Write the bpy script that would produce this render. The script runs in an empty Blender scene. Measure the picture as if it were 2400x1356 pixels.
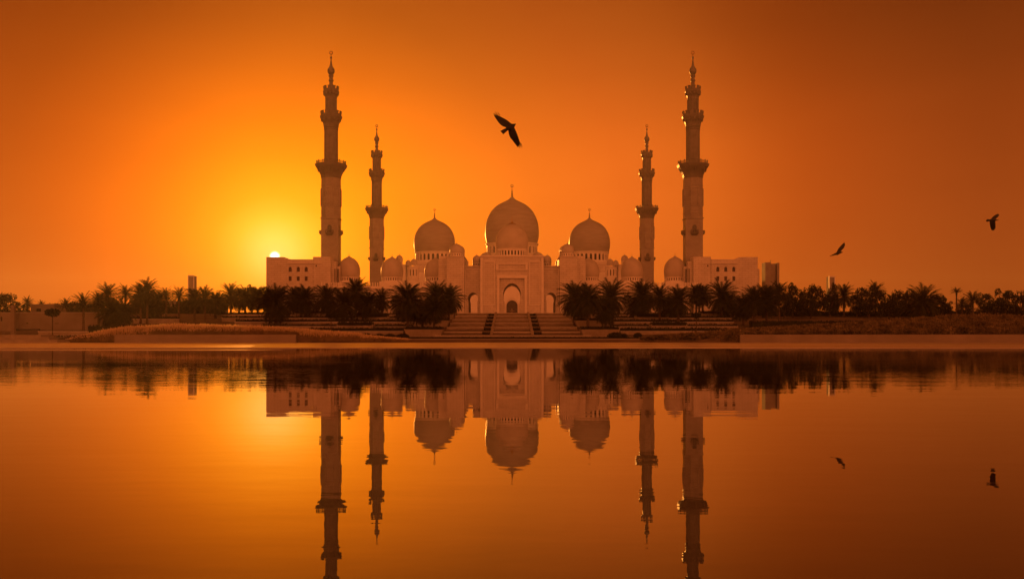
import bpy, math, random
from mathutils import Vector, Matrix
from mathutils.geometry import tessellate_polygon
random.seed(7)
S = bpy.context.scene
C = S.collection
F = 2340.0            # focal length in photo pixels (photo is 2400 wide)
HZ = 779.0            # horizon row in the photo
CH = 1.5              # camera height over the water
R = math.radians
def X(px, D): return (px - 1200.0) * D / F
def Z(py, D): return CH + (HZ - py) * D / F

# ------------------------------------------------------------------ camera
cam = bpy.data.cameras.new('camera'); co = bpy.data.objects.new('camera', cam); C.objects.link(co)
co.location = (0, 0, CH); co.rotation_euler = (R(90), 0, 0)
cam.sensor_width = 36.0; cam.lens = 36.0 * F / 2400.0
cam.shift_y = (HZ - 678.0) / 2400.0
cam.clip_start = 0.1; cam.clip_end = 20000
S.camera = co
S.view_settings.view_transform = 'Standard'; S.view_settings.look = 'None'
S.view_settings.exposure = 0.0; S.view_settings.gamma = 1.0
S.render.engine = 'CYCLES'
S.cycles.max_bounces = 5; S.cycles.diffuse_bounces = 2; S.cycles.glossy_bounces = 3
S.cycles.transmission_bounces = 2; S.cycles.volume_bounces = 1; S.cycles.transparent_max_bounces = 6
S.cycles.sample_clamp_indirect = 4.0
S.cycles.use_denoising = True
S.cycles.blur_glossy = 0.2

# ------------------------------------------------------------------ sky and sun
SUN_PX, SUN_PY = 644.0, 601.0
sun_dir = Vector(((SUN_PX - 1200) / F, 1.0, (HZ - SUN_PY) / F)).normalized()
sun_el = math.asin(sun_dir.z); sun_az = math.atan2(sun_dir.x, sun_dir.y)
def lin(r, g, b):
    f = lambda v: (v / 255 / 12.92) if v <= 10 else ((v / 255 + 0.055) / 1.055) ** 2.4
    return (f(r), f(g), f(b))
W = bpy.data.worlds.new('World'); S.world = W; W.use_nodes = True
nt = W.node_tree; N = nt.nodes; L = nt.links; N.clear()
def node(t, nn=None, **kw):
    n = (nn or N).new(t)
    for k, v in kw.items(): setattr(n, k, v)
    return n
wo = node('ShaderNodeOutputWorld'); bg = node('ShaderNodeBackground'); bg.inputs[1].default_value = 0.1
L.new(bg.outputs[0], wo.inputs[0])
tc = node('ShaderNodeTexCoord')
def angle_to(v):
    nv = node('ShaderNodeVectorMath', operation='NORMALIZE'); L.new(tc.outputs['Generated'], nv.inputs[0])
    d = node('ShaderNodeVectorMath', operation='DOT_PRODUCT'); L.new(nv.outputs[0], d.inputs[0]); d.inputs[1].default_value = v
    m = node('ShaderNodeMath', operation='MINIMUM'); L.new(d.outputs['Value'], m.inputs[0]); m.inputs[1].default_value = 1.0
    a = node('ShaderNodeMath', operation='ARCCOSINE'); L.new(m.outputs[0], a.inputs[0])
    return a.outputs[0]
def sqrt_t(a):
    m = node('ShaderNodeMath', operation='DIVIDE'); L.new(a, m.inputs[0]); m.inputs[1].default_value = math.pi
    s = node('ShaderNodeMath', operation='SQRT'); L.new(m.outputs[0], s.inputs[0]); return s.outputs[0]
def ramp(t, stops, interp='LINEAR', nn=None, ll=None):
    r = node('ShaderNodeValToRGB', nn); cr = r.color_ramp; cr.interpolation = interp
    while len(cr.elements) > 1: cr.elements.remove(cr.elements[0])
    cr.elements[0].position = stops[0][0]; cr.elements[0].color = (*stops[0][1], 1)
    for p, c in stops[1:]:
        e = cr.elements.new(p); e.color = (*c, 1)
    (ll or L).new(t, r.inputs[0]); return r.outputs[0]
def vmul(a, b, op='MULTIPLY'):
    m = node('ShaderNodeVectorMath', operation=op); L.new(a, m.inputs[0])
    if isinstance(b, (tuple, list)): m.inputs[1].default_value = b
    else: L.new(b, m.inputs[1])
    return m.outputs[0]
T = lambda d: math.sqrt(math.atan(d / F) / math.pi)
K = 10.0     # the Background strength is 0.1
def kc(r, g, b, k=1.0): return tuple(v * K * k for v in lin(r, g, b))
a_sun = angle_to(sun_dir)
glow = ramp(sqrt_t(a_sun), [
    (0.0, tuple(K * v for v in (2.6, 1.05, .26))), (T(40), tuple(K * v for v in (2.4, .92, .13))), (T(90), tuple(K * v for v in (2.2, .70, .035))),
    (T(140), tuple(K * v for v in (2.0, .52, .008))), (T(210), tuple(K * v for v in (1.75, .395, .003))), (T(300), tuple(K * v for v in (1.5, .305, .003))),
    (T(450), tuple(K * v for v in (1.2, .235, .007))), (T(620), kc(250, 119, 24)), (T(850), kc(244, 112, 28)),
    (T(1100), kc(250, 122, 36)), (T(1450), kc(232, 110, 38)), (T(1900), kc(205, 95, 34)), (0.60, kc(190, 86, 30)),
    (0.75, tuple(K * v for v in (1.2, .26, .055))), (1.0, tuple(K * v for v in (1.95, .40, .088)))])
# a broad second lobe: vignette-like darkening put into the sky colour
d2 = Vector(((1010 - 1200) / F, 1.0, (HZ - 400) / F)).normalized()
lobe = ramp(sqrt_t(angle_to(d2)), [(0.0, (1, 1, 1)), (T(400), (1, 1, 1)), (T(600), (.82, .73, .6)), (T(850), (.55, .38, .18)), (T(1100), (.53, .42, .30)), (T(1450), (.50, .41, .30)), (.55, (.7, .62, .5)), (.7, (1, 1, 1)), (1.0, (1, 1, 1))], 'B_SPLINE')
sx = node('ShaderNodeSeparateXYZ'); L.new(tc.outputs['Generated'], sx.inputs[0])
low = ramp(sx.outputs['Z'], [(0.0, (.70, .56, .4)), (0.04, (.88, .80, .7)), (0.10, (1, 1, 1)), (.165, (.94, .92, .9)), (.21, (.80, .78, .76)), (.25, (.64, .63, .62)), (.295, (.50, .50, .50)), (.36, (.42, .42, .42)), (1.0, (.5, .5, .5))], 'B_SPLINE')
nz = node('ShaderNodeTexNoise'); nz.inputs['Scale'].default_value = 2.2; nz.inputs['Detail'].default_value = 3.0
mp = node('ShaderNodeMapping'); mp.inputs['Scale'].default_value = (1, 1, 4.5); L.new(tc.outputs['Generated'], mp.inputs[0]); L.new(mp.outputs[0], nz.inputs['Vector'])
soft = ramp(nz.outputs['Fac'], [(0.3, (.94, .93, .92)), (0.7, (1.05, 1.06, 1.07))])
sky = node('ShaderNodeTexSky', sky_type='NISHITA'); sky.sun_disc = False; sky.sun_elevation = sun_el; sky.sun_rotation = sun_az
sky.dust_density = 6.0; sky.air_density = 1.5; sky.ozone_density = 0.5
skt = vmul(sky.outputs[0], (0.012, 0.004, 0.0005))
tot = vmul(vmul(vmul(glow, lobe), low), soft)
disc = node('ShaderNodeMapRange', interpolation_type='SMOOTHSTEP'); L.new(a_sun, disc.inputs['Value'])
for k_, v_ in (('From Min', R(0.09)), ('From Max', R(0.33)), ('To Min', 1.0), ('To Max', 0.0)): disc.inputs[k_].default_value = v_
dcol = node('ShaderNodeVectorMath', operation='SCALE'); dcol.inputs[0].default_value = (60, 46, 26); L.new(disc.outputs[0], dcol.inputs['Scale'])
tot = vmul(tot, skt, 'ADD'); tot = vmul(tot, dcol.outputs[0], 'ADD')
L.new(tot, bg.inputs[0])

sl = bpy.data.lights.new('sun', 'SUN'); sl.energy = 2.5; sl.angle = R(0.5); sl.color = (1.0, 0.34, 0.05)
so = bpy.data.objects.new('sun', sl); C.objects.link(so)
so.rotation_euler = (-sun_dir).to_track_quat('-Z', 'Y').to_euler()

# ------------------------------------------------------------------ mesh helpers
class MB:
    def __init__(s): s.v = []; s.f = []
    def add(s, vs, fs):
        o = len(s.v); s.v += [tuple(v) for v in vs]; s.f += [tuple(i + o for i in f) for f in fs]; return s
    def box(s, x0, x1, y0, y1, z0, z1, tx=0.0, ty=0.0):
        # tx / ty: how much wider the top is on each side
        vs = [(x0, y0, z0), (x1, y0, z0), (x1, y1, z0), (x0, y1, z0), (x0 - tx, y0 - ty, z1), (x1 + tx, y0 - ty, z1), (x1 + tx, y1 + ty, z1), (x0 - tx, y1 + ty, z1)]
        return s.add(vs, [(0, 3, 2, 1), (4, 5, 6, 7), (0, 1, 5, 4), (1, 2, 6, 5), (2, 3, 7, 6), (3, 0, 4, 7)])
    def lathe(s, prof, n=32, cx=0, cy=0, rot=0.0, cap=True):
        vs = []; fs = []
        for r, z in prof:
            for i in range(n):
                a = rot + 2 * math.pi * i / n
                vs.append((cx + r * math.cos(a), cy + r * math.sin(a), z))
        for j in range(len(prof) - 1):
            for i in range(n):
                k = (i + 1) % n
                fs.append((j * n + i, j * n + k, (j + 1) * n + k, (j + 1) * n + i))
        if cap:
            fs.append(tuple(range(n - 1, -1, -1))); fs.append(tuple((len(prof) - 1) * n + i for i in range(n)))
        return s.add(vs, fs)
    def tube(s, pts, rad, n=8):
        vs = []; fs = []
        for i, p in enumerate(pts):
            p = Vector(p); a = Vector(pts[max(i - 1, 0)]); b = Vector(pts[min(i + 1, len(pts) - 1)])
            t = (b - a).normalized(); u = t.cross(Vector((0.13, 1, 0.07))).normalized(); w = t.cross(u)
            r = rad[i] if isinstance(rad, (list, tuple)) else rad
            for k in range(n):
                q = 2 * math.pi * k / n; vs.append(p + u * (r * math.cos(q)) + w * (r * math.sin(q)))
        for i in range(len(pts) - 1):
            for k in range(n):
                m = (k + 1) % n; fs.append((i * n + k, i * n + m, (i + 1) * n + m, (i + 1) * n + k))
        fs.append(tuple(range(n - 1, -1, -1))); fs.append(tuple((len(pts) - 1) * n + i for i in range(n)))
        return s.add(vs, fs)
    def slab(s, outer, holes, y0, y1, xf=None):
        """outer / holes: lists of (x,z). A wall from y0 to y1 with real openings."""
        loops = [outer] + holes; flat = [p for l in loops for p in l]
        tris = tessellate_polygon([[Vector((p[0], p[1], 0)) for p in l] for l in loops])
        n = len(flat); xf = xf or (lambda x, y, z: (x, y, z))
        vs = [xf(p[0], y0, p[1]) for p in flat] + [xf(p[0], y1, p[1]) for p in flat]
        fs = [tuple(t) for t in tris] + [tuple(i + n for i in reversed(t)) for t in tris]
        o = 0
        for l in loops:
            m = len(l)
            for i in range(m):
                j = (i + 1) % m; fs.append((o + i, o + j, n + o + j, n + o + i))
            o += m
        return s.add(vs, fs)
    def build(s, name, mat, parent=None, smooth=False, loc=None):
        me = bpy.data.meshes.new(name); me.from_pydata(s.v, [], s.f); me.validate(); me.update()
        import bmesh
        if len(s.f) < 60000:
            b = bmesh.new(); b.from_mesh(me); bmesh.ops.recalc_face_normals(b, faces=b.faces); b.to_mesh(me); b.free()
        if smooth:
            me.polygons.foreach_set('use_smooth', [True] * len(me.polygons))
            try: me.set_sharp_from_angle(angle=R(38))
            except Exception: pass
        me.materials.append(mat)
        o = bpy.data.objects.new(name, me); C.objects.link(o)
        if parent is not None: o.parent = parent
        if loc is not None: o.location = loc
        return o
def tag(o, label=None, cat=None, group=None, kind=None):
    if label: o['label'] = label
    if cat: o['category'] = cat
    if group: o['group'] = group
    if kind: o['kind'] = kind
    return o
def empty(name, loc=(0, 0, 0), rz=0.0):
    o = bpy.data.objects.new(name, None); C.objects.link(o); o.location = loc; o.rotation_euler = (0, 0, rz); return o
def kids(o): return [c for c in list(o.children)]
def copy_tree(o, parent=None):
    c = o.copy(); C.objects.link(c); c.parent = parent
    for ch in kids(o): copy_tree(ch, c)
    return c
def arch(cx, w, z0, zs, zt, shoe=0.0, n=9):
    """Pointed (optionally horseshoe) opening outline, counter-clockwise from bottom left. zs springing, zt apex."""
    h = w / 2; pts = [(cx - h * (1 - shoe), z0), (cx + h * (1 - shoe), z0)]
    if shoe > 0: zs0 = zs - h * 0.55; pts.append((cx + h * (1 - shoe), zs0)); pts.append((cx + h * (1 - shoe * .35), zs0 + h * .22))
    q = []
    for i in range(n + 1):
        t = i / n * math.pi / 2
        x = h * math.cos(t) ** 0.92 if t < math.pi / 2 - 1e-6 else 0.0
        z = zs + (zt - zs) * (math.sin(t) ** 1.0 * 0.93 + 0.07 * (i / n) ** 3)
        q.append((x, z))
    pts += [(cx + x, z) for x, z in q]
    pts += [(cx - x, z) for x, z in reversed(q[:-1])]
    if shoe > 0: pts.append((cx - h * (1 - shoe * .35), zs0 + h * .22)); pts.append((cx - h * (1 - shoe), zs0))
    return pts
def rect(x0, x1, z0, z1): return [(x0, z0), (x1, z0), (x1, z1), (x0, z1)]

# ------------------------------------------------------------------ materials
def new_mat(name):
    m = bpy.data.materials.new(name); m.use_nodes = True
    t = m.node_tree; p = t.nodes.get('Principled BSDF'); return m, t, p
def noise_mat(name, c1, c2, scale=1.0, rough=0.7, detail=6.0, stretch=(1, 1, 1), bump=0.0, spec=0.5, courses=None):
    m, t, p = new_mat(name)
    g = t.nodes.new('ShaderNodeTexCoord'); mp = t.nodes.new('ShaderNodeMapping'); mp.inputs['Scale'].default_value = stretch
    n = t.nodes.new('ShaderNodeTexNoise'); n.inputs['Scale'].default_value = scale; n.inputs['Detail'].default_value = detail
    t.links.new(g.outputs['Object'], mp.inputs[0]); t.links.new(mp.outputs[0], n.inputs['Vector'])
    col = ramp(n.outputs['Fac'], [(0.3, c1), (0.7, c2)], nn=t.nodes, ll=t.links)
    if courses:
        br = t.nodes.new('ShaderNodeTexBrick'); br.inputs['Scale'].default_value = 1.0
        br.inputs['Brick Width'].default_value = courses[0]; br.inputs['Row Height'].default_value = courses[1]; br.inputs['Mortar Size'].default_value = courses[2]
        br.inputs['Color1'].default_value = (1, 1, 1, 1); br.inputs['Color2'].default_value = (.93, .92, .9, 1); br.inputs['Mortar'].default_value = (.72, .7, .67, 1)
        sp = t.nodes.new('ShaderNodeSeparateXYZ'); cb = t.nodes.new('ShaderNodeCombineXYZ'); ad = t.nodes.new('ShaderNodeMath'); ad.operation = 'ADD'
        t.links.new(g.outputs['Object'], sp.inputs[0]); t.links.new(sp.outputs['X'], ad.inputs[0]); t.links.new(sp.outputs['Y'], ad.inputs[1])
        t.links.new(ad.outputs[0], cb.inputs['X']); t.links.new(sp.outputs['Z'], cb.inputs['Y']); t.links.new(cb.outputs[0], br.inputs['Vector'])
        mx = t.nodes.new('ShaderNodeMix'); mx.data_type = 'RGBA'; mx.blend_type = 'MULTIPLY'; mx.inputs['Factor'].default_value = 1.0
        t.links.new(col, mx.inputs['A']); t.links.new(br.outputs['Color'], mx.inputs['B']); col = mx.outputs['Result']
    t.links.new(col, p.inputs['Base Color']); p.inputs['Roughness'].default_value = rough
    p.inputs['Specular IOR Level'].default_value = spec
    if bump:
        b = t.nodes.new('ShaderNodeBump'); b.inputs['Distance'].default_value = bump; b.inputs['Strength'].default_value = 1.0
        t.links.new(n.outputs['Fac'], b.inputs['Height']); t.links.new(b.outputs[0], p.inputs['Normal'])
    return m
def leaf_mat(name, c1, c2, trans, scale=2.0):
    m = noise_mat(name, c1, c2, scale, 0.65, spec=0.25); t = m.node_tree; p = t.nodes['Principled BSDF']; out = t.nodes['Material Output']
    tr = t.nodes.new('ShaderNodeBsdfTranslucent'); mx = t.nodes.new('ShaderNodeMixShader'); mx.inputs[0].default_value = trans
    t.links.new(p.inputs['Base Color'].links[0].from_socket, tr.inputs['Color'])
    t.links.new(p.outputs[0], mx.inputs[1]); t.links.new(tr.outputs[0], mx.inputs[2]); t.links.new(mx.outputs[0], out.inputs[0])
    return m
marble = noise_mat('white_marble', (.62, .59, .55), (.74, .71, .67), 0.35, 0.5, courses=(2.4, 0.85, 0.06))
marble_s = noise_mat('smooth_marble', (.72, .69, .64), (.82, .79, .75), 0.5, 0.4)
marble_lit = noise_mat('lit_hall_marble', (.82, .80, .76), (.88, .86, .82), 0.3, 0.4)  # hall front paler than other marble: courtyard light put into its colour
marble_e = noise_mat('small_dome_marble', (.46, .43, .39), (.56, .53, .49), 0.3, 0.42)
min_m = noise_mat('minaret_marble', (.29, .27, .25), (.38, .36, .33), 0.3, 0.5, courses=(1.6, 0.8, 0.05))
min_shade = noise_mat('minaret_shaded_marble', (.13, .12, .11), (.19, .175, .16), 0.5, 0.45)  # upper stages and balconies darkened: shade put into the marble colour
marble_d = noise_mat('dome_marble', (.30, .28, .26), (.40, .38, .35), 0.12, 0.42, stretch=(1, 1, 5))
stone = noise_mat('pale_stone', (.26, .22, .18), (.40, .35, .29), 0.6, 0.7, bump=0.02, courses=(1.8, 0.6, 0.02))
plaster = noise_mat('plaster', (.20, .17, .14), (.28, .24, .20), 0.25, 0.85)
concrete = noise_mat('concrete', (.28, .26, .23), (.36, .33, .30), 0.4, 0.8)
darkglass = noise_mat('dark_glass', (.02, .02, .02), (.05, .045, .04), 0.8, 0.15)
lattice = noise_mat('window_lattice', (.10, .08, .07), (.16, .13, .11), 3.0, 0.5)
gold = noise_mat('gilded_metal', (.42, .28, .10), (.55, .38, .14), 2.0, 0.4)
for _n in ('gilded_metal',): bpy.data.materials[_n].node_tree.nodes['Principled BSDF'].inputs['Metallic'].default_value = 0.8
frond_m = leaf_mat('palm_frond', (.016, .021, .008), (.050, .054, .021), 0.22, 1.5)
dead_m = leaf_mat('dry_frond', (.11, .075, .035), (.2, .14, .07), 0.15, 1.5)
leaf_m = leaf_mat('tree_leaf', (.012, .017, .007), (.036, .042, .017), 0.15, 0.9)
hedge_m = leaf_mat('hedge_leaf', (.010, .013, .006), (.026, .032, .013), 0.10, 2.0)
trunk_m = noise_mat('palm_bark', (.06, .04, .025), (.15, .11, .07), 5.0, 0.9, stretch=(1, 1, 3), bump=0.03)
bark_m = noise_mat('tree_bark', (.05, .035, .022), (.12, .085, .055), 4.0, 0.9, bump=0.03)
plume_m = leaf_mat('grass_plume', (.80, .66, .46), (.93, .82, .62), 0.58, 0.6)
blade_m = leaf_mat('grass_blade', (.20, .16, .08), (.42, .33, .18), 0.4, 0.6)
shrub_m = leaf_mat('silver_shrub', (.05, .04, .022), (.36, .30, .19), 0.4, 0.5)
soil_m = noise_mat('garden_soil', (.07, .05, .032), (.16, .12, .08), 0.15, 0.95)
feather = noise_mat('feathers', (.012, .009, .007), (.03, .022, .016), 8.0, 0.7)
rock_m = noise_mat('dark_shrub', (.03, .028, .018), (.06, .055, .03), 3.0, 0.9)

# wet paving on the far rim of the pool
m, t, p = new_mat('wet_paving'); rim_m = m
g = t.nodes.new('ShaderNodeTexCoord'); mp_ = t.nodes.new('ShaderNodeMapping'); mp_.inputs['Scale'].default_value = (.02, .25, 1)
n = t.nodes.new('ShaderNodeTexNoise'); n.inputs['Scale'].default_value = 1.0; n.inputs['Detail'].default_value = 4
t.links.new(g.outputs['Object'], mp_.inputs[0]); t.links.new(mp_.outputs[0], n.inputs['Vector'])
t.links.new(ramp(n.outputs['Fac'], [(.3, (.34, .30, .25)), (.7, (.46, .42, .36))], nn=t.nodes, ll=t.links), p.inputs['Base Color'])
t.links.new(ramp(n.outputs['Fac'], [(.3, (.24, .24, .24)), (.7, (.34, .34, .34))], nn=t.nodes, ll=t.links), p.inputs['Roughness'])

# still, dark-floored water
m, t, p = new_mat('pool_water'); water_m = m
p.inputs['Base Color'].default_value = (.030, .016, .008, 1); p.inputs['Roughness'].default_value = 0.012; p.inputs['IOR'].default_value = 1.68
g = t.nodes.new('ShaderNodeTexCoord')
def wn(scale, st, det, rot=0.0):
    mpp = t.nodes.new('ShaderNodeMapping'); mpp.inputs['Scale'].default_value = st; mpp.inputs['Rotation'].default_value = (0, 0, rot)
    q = t.nodes.new('ShaderNodeTexNoise'); q.inputs['Scale'].default_value = scale; q.inputs['Detail'].default_value = det
    t.links.new(g.outputs['Object'], mpp.inputs[0]); t.links.new(mpp.outputs[0], q.inputs['Vector']); return q.outputs['Fac']
def tm(op, a, b):
    q = t.nodes.new('ShaderNodeMath'); q.operation = op
    for i, v in enumerate((a, b)):
        if isinstance(v, (int, float)): q.inputs[i].default_value = v
        else: t.links.new(v, q.inputs[i])
    return q.outputs[0]
sp = t.nodes.new('ShaderNodeSeparateXYZ'); t.links.new(g.outputs['Object'], sp.inputs[0])
fine = wn(3.2, (.5, 1, 1), 2.0); mid = wn(0.8, (.35, 1, 1), 2.0, .2)
patch = wn(0.03, (.55, 1.6, 1), 2.0)
def scal(r_): return r_
far = t.nodes.new('ShaderNodeMapRange'); far.inputs['From Min'].default_value = 12; far.inputs['From Max'].default_value = 60; far.interpolation_type = 'SMOOTHSTEP'
t.links.new(sp.outputs['Y'], far.inputs['Value'])
pm0 = t.nodes.new('ShaderNodeMapRange'); pm0.inputs['From Min'].default_value = .36; pm0.inputs['From Max'].default_value = .56; t.links.new(patch, pm0.inputs['Value'])
def mr(v, a_, b_, c_=0.0, d_=1.0):
    q = t.nodes.new('ShaderNodeMapRange'); q.interpolation_type = 'SMOOTHSTEP'
    for k_, v_ in (('From Min', a_), ('From Max', b_), ('To Min', c_), ('To Max', d_)): q.inputs[k_].default_value = v_
    t.links.new(v, q.inputs['Value']); return q.outputs[0]
# light breeze ruffles two patches, left and right of the sheltered axis of the pool
xm = mr(tm('ABSOLUTE', tm('SUBTRACT', sp.outputs['X'], 2.0), 0), 6.5, 12.0)
band = tm('MULTIPLY', mr(sp.outputs['Y'], 24, 32), mr(sp.outputs['Y'], 48, 62, 1.0, .25))
pm = pm0
wind = tm('MULTIPLY', pm0.outputs[0], tm('MULTIPLY', xm, band))
h1 = tm('MULTIPLY', fine, tm('ADD', 0.0006, tm('MULTIPLY', wind, 0.005)))
h2 = tm('MULTIPLY', mid, tm('ADD', 0.0026, tm('MULTIPLY', wind, 0.0065)))
b = t.nodes.new('ShaderNodeBump'); b.inputs['Distance'].default_value = 1.0; b.inputs['Strength'].default_value = 1.0
t.links.new(tm('ADD', h1, h2), b.inputs['Height']); t.links.new(b.outputs[0], p.inputs['Normal'])

# ------------------------------------------------------------------ ground, pool, paving
def gz(x, y):
    z = 0.45
    if y > 255: z = 0.45 + (min(y, 345) - 255) / 90.0 * 7.55
    if x < -31.7 and x > -66 and 147 < y < 170: z = max(z, 1.15)
    if x > 30 and 147 < y < 235:
        k = min(1, (x - 30) / 45.0); q = min(1, (y - 147) / 20.0) * min(1, (235 - y) / 30.0)
        z = max(z, 1.15 + 2.1 * k * q)
    return z
def build_ground():
    xs = [-2050, -1200, -600, -400, -300, -220] + list(range(-180, 181, 4)) + [220, 300, 400, 600, 1200, 2050]
    ys = [147.55, 147.56, 147.8, 149, 152, 156, 160, 165, 170, 171, 180, 190, 200, 210, 220, 235, 250, 255] + list(range(260, 346, 6)) + [345, 400, 500, 700, 1000, 1500, 2250]
    mb = MB(); nx = len(xs)
    for y in ys:
        for x in xs: mb.v.append((x, y, gz(x, y) if y > 147.555 else -1.5))
    for j in range(len(ys) - 1):
        for i in range(nx - 1):
            a = j * nx + i; mb.f.append((a, a + 1, a + nx + 1, a + nx))
    return mb.build('ground', soil_m)
tag(build_ground(), 'dark planted soil rising behind the pool towards the mosque', 'ground', kind='structure')
tag(MB().add([(-400, -60, 0), (400, -60, 0), (400, 97, 0), (-400, 97, 0)], [(0, 1, 2, 3)]).build('water', water_m), 'still dark reflecting pool in the foreground', 'water', kind='structure')
tag(MB().box(-400, 400, 97, 147.54, -0.9, 0.05).build('path', rim_m), 'wet pale paving along the far rim of the pool', 'path', kind='structure')
tag(MB().box(-400, 400, -62, 97, -0.95, -0.9).build('pool_floor', soil_m), None, None, kind='structure')
plaza_m = noise_mat('plaza_paving', (.44, .40, .35), (.56, .52, .46), 0.3, 0.6, courses=(1.2, 1.2, .02))
tag(MB().box(-75, 75, 346.5, 384.9, 7.4, 8.02).build('pavement', plaza_m), 'pale paved forecourt in front of the mosque gate', 'pavement', kind='structure')
# thin bright rim ledge left of centre, a hand above the water
tag(MB().add([(-110, 84, .004), (-21.5, 84.0, .004), (-20.0, 87, .004), (-110, 90.5, .004), (-110, 84, .03), (-21.5, 84.0, .03), (-20.0, 87, .03), (-110, 90.5, .03)],
    [(0, 3, 2, 1), (4, 5, 6, 7), (0, 1, 5, 4), (1, 2, 6, 5), (2, 3, 7, 6), (3, 0, 4, 7)]).build('pool_ledge', rim_m), 'thin bright stone ledge just above the water in the left half', 'ledge')

# ------------------------------------------------------------------ domes
DOME = [(.935, 0), (.975, .10), (.995, .18), (1.0, .26), (.99, .38), (.96, .49), (.905, .59), (.84, .67), (.77, .74), (.66, .815), (.53, .88), (.40, .925), (.27, .965), (.20, .985), (.11, 1.02), (.055, 1.06)]
def refine(prof):
    out = []
    for i in range(len(prof) - 1):
        p0 = prof[max(i - 1, 0)]; p1 = prof[i]; p2 = prof[i + 1]; p3 = prof[min(i + 2, len(prof) - 1)]
        for k in range(2):
            t_ = k / 2; f = lambda a, b_, c, d: 0.5 * ((2 * b_) + (-a + c) * t_ + (2 * a - 5 * b_ + 4 * c - d) * t_ * t_ + (-a + 3 * b_ - 3 * c + d) * t_ ** 3)
            out.append((f(p0[0], p1[0], p2[0], p3[0]), f(p0[1], p1[1], p2[1], p3[1])))
    out.append(prof[-1]); return out
DOME_R = refine(DOME)
def crescent(mb, cx, cy, cz, r, thick):
    n = 26; vs = []; fs = []
    for i in range(n + 1):
        a = math.pi / 2 + 0.12 + (2 * math.pi - 0.24) * i / n
        w = r * (0.20 + 0.10 * math.sin(math.pi * i / n)); c = (cx + math.cos(a) * (r - w), cy, cz + math.sin(a) * (r - w))
        for (du, dv) in ((w, 0), (0, thick), (-w, 0), (0, -thick)):
            vs.append((c[0] + math.cos(a) * du, cy + dv, c[2] + math.sin(a) * du))
    for i in range(n):
        for k in range(4):
            m_ = (k + 1) % 4; fs.append((i * 4 + k, i * 4 + m_, (i + 1) * 4 + m_, (i + 1) * 4 + k))
    mb.add(vs, fs)
def finial_prof(h, r):
    return [(r * 1.6, 0), (r * 1.3, h * .04), (r * .6, h * .08), (r * .75, h * .13), (r * 1.05, h * .2), (r * .65, h * .27), (r * .5, h * .32), (r * .9, h * .41), (r * .5, h * .49), (r * .36, h * .56), (r * .7, h * .62), (r * .3, h * .7), (r * .28, h * .82), (r * .08, h * 1.0)]
def drum_ring(mb, Rr, z0, z1, n, wf, hz0, hz1, thick):
    """n arched openings round a drum of radius Rr, each module a real pierced wall bent round the drum"""
    L_ = 2 * math.pi * Rr / n
    for k in range(n):
        a0 = 2 * math.pi * (k + 0.5) / n
        def xf(x, y, z, a0=a0):
            a = a0 + x / Rr; rr = Rr - y; return (rr * math.cos(a), rr * math.sin(a), z)
        w = L_ * wf; zs = hz1 - w * 0.55
        mb.slab([(-L_ / 2, z0), (0, z0), (L_ / 2, z0), (L_ / 2, z1), (0, z1), (-L_ / 2, z1)], [arch(0, w, hz0, max(zs, hz0 + .1), hz1, n=4)], 0, thick, xf)
def make_dome(parent, cx, cy, zb, h, r, drum=None, fin=4.0, fr=0.3, cres=0.0, cap=False, n=48):
    """zb: level where the dome shell starts; drum = (radius, z0, windows, share, lower margin, upper margin)"""
    e = None
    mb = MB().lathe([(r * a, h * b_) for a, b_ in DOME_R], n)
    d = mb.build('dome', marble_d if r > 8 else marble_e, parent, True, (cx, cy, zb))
    if drum:
        dr, z0, nw, wf, lo, hi = drum
        q = MB(); drum_ring(q, dr, z0 - zb, -0.02 * h, nw, wf, z0 - zb + lo, -hi, dr * 0.07)
        # cornice ring below the shell and a plinth ring
        q.lathe([(dr * .9, -.022 * h - .12 * hi), (dr * 1.035, -.022 * h - .1 * hi), (dr * 1.05, .005 * h), (dr * .9, .008 * h)], n)
        q.lathe([(dr * 1.05, z0 - zb - .3), (dr * 1.05, z0 - zb + lo * .35), (dr * 1.0, z0 - zb + lo * .5)], n)
        q.build('drum', marble_s, d)
        MB().lathe([(dr * .88, z0 - zb + .02), (dr * .88, -.03 * h)], n).build('drum_glazing', darkglass, d, True)
    if cap:
        MB().lathe([(r * .24, h * .985), (r * .235, h * .99), (r * .10, h * 1.03), (r * .05, h * 1.08)], 24).build('cap', gold, d, True)
    f = MB(); f.lathe([(a, b_ + h * 1.035) for a, b_ in finial_prof(fin, fr)], 12)
    if cres: crescent(f, 0, 0, h * 1.035 + fin + cres * .9, cres, cres * .12)
    f.build('finial', gold, d, True)
    return d

# ------------------------------------------------------------------ the mosque
mosque = empty('mosque', (0, 385, 8.0))
tag(mosque, 'white marble mosque with three great domes behind an arched central gateway', 'mosque')
def part(mb, name, mat, smooth=False):
    o = mb.build(name, mat, mosque, smooth); o.location = (0, -385, -8.0); return o
class Holder: pass
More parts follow.
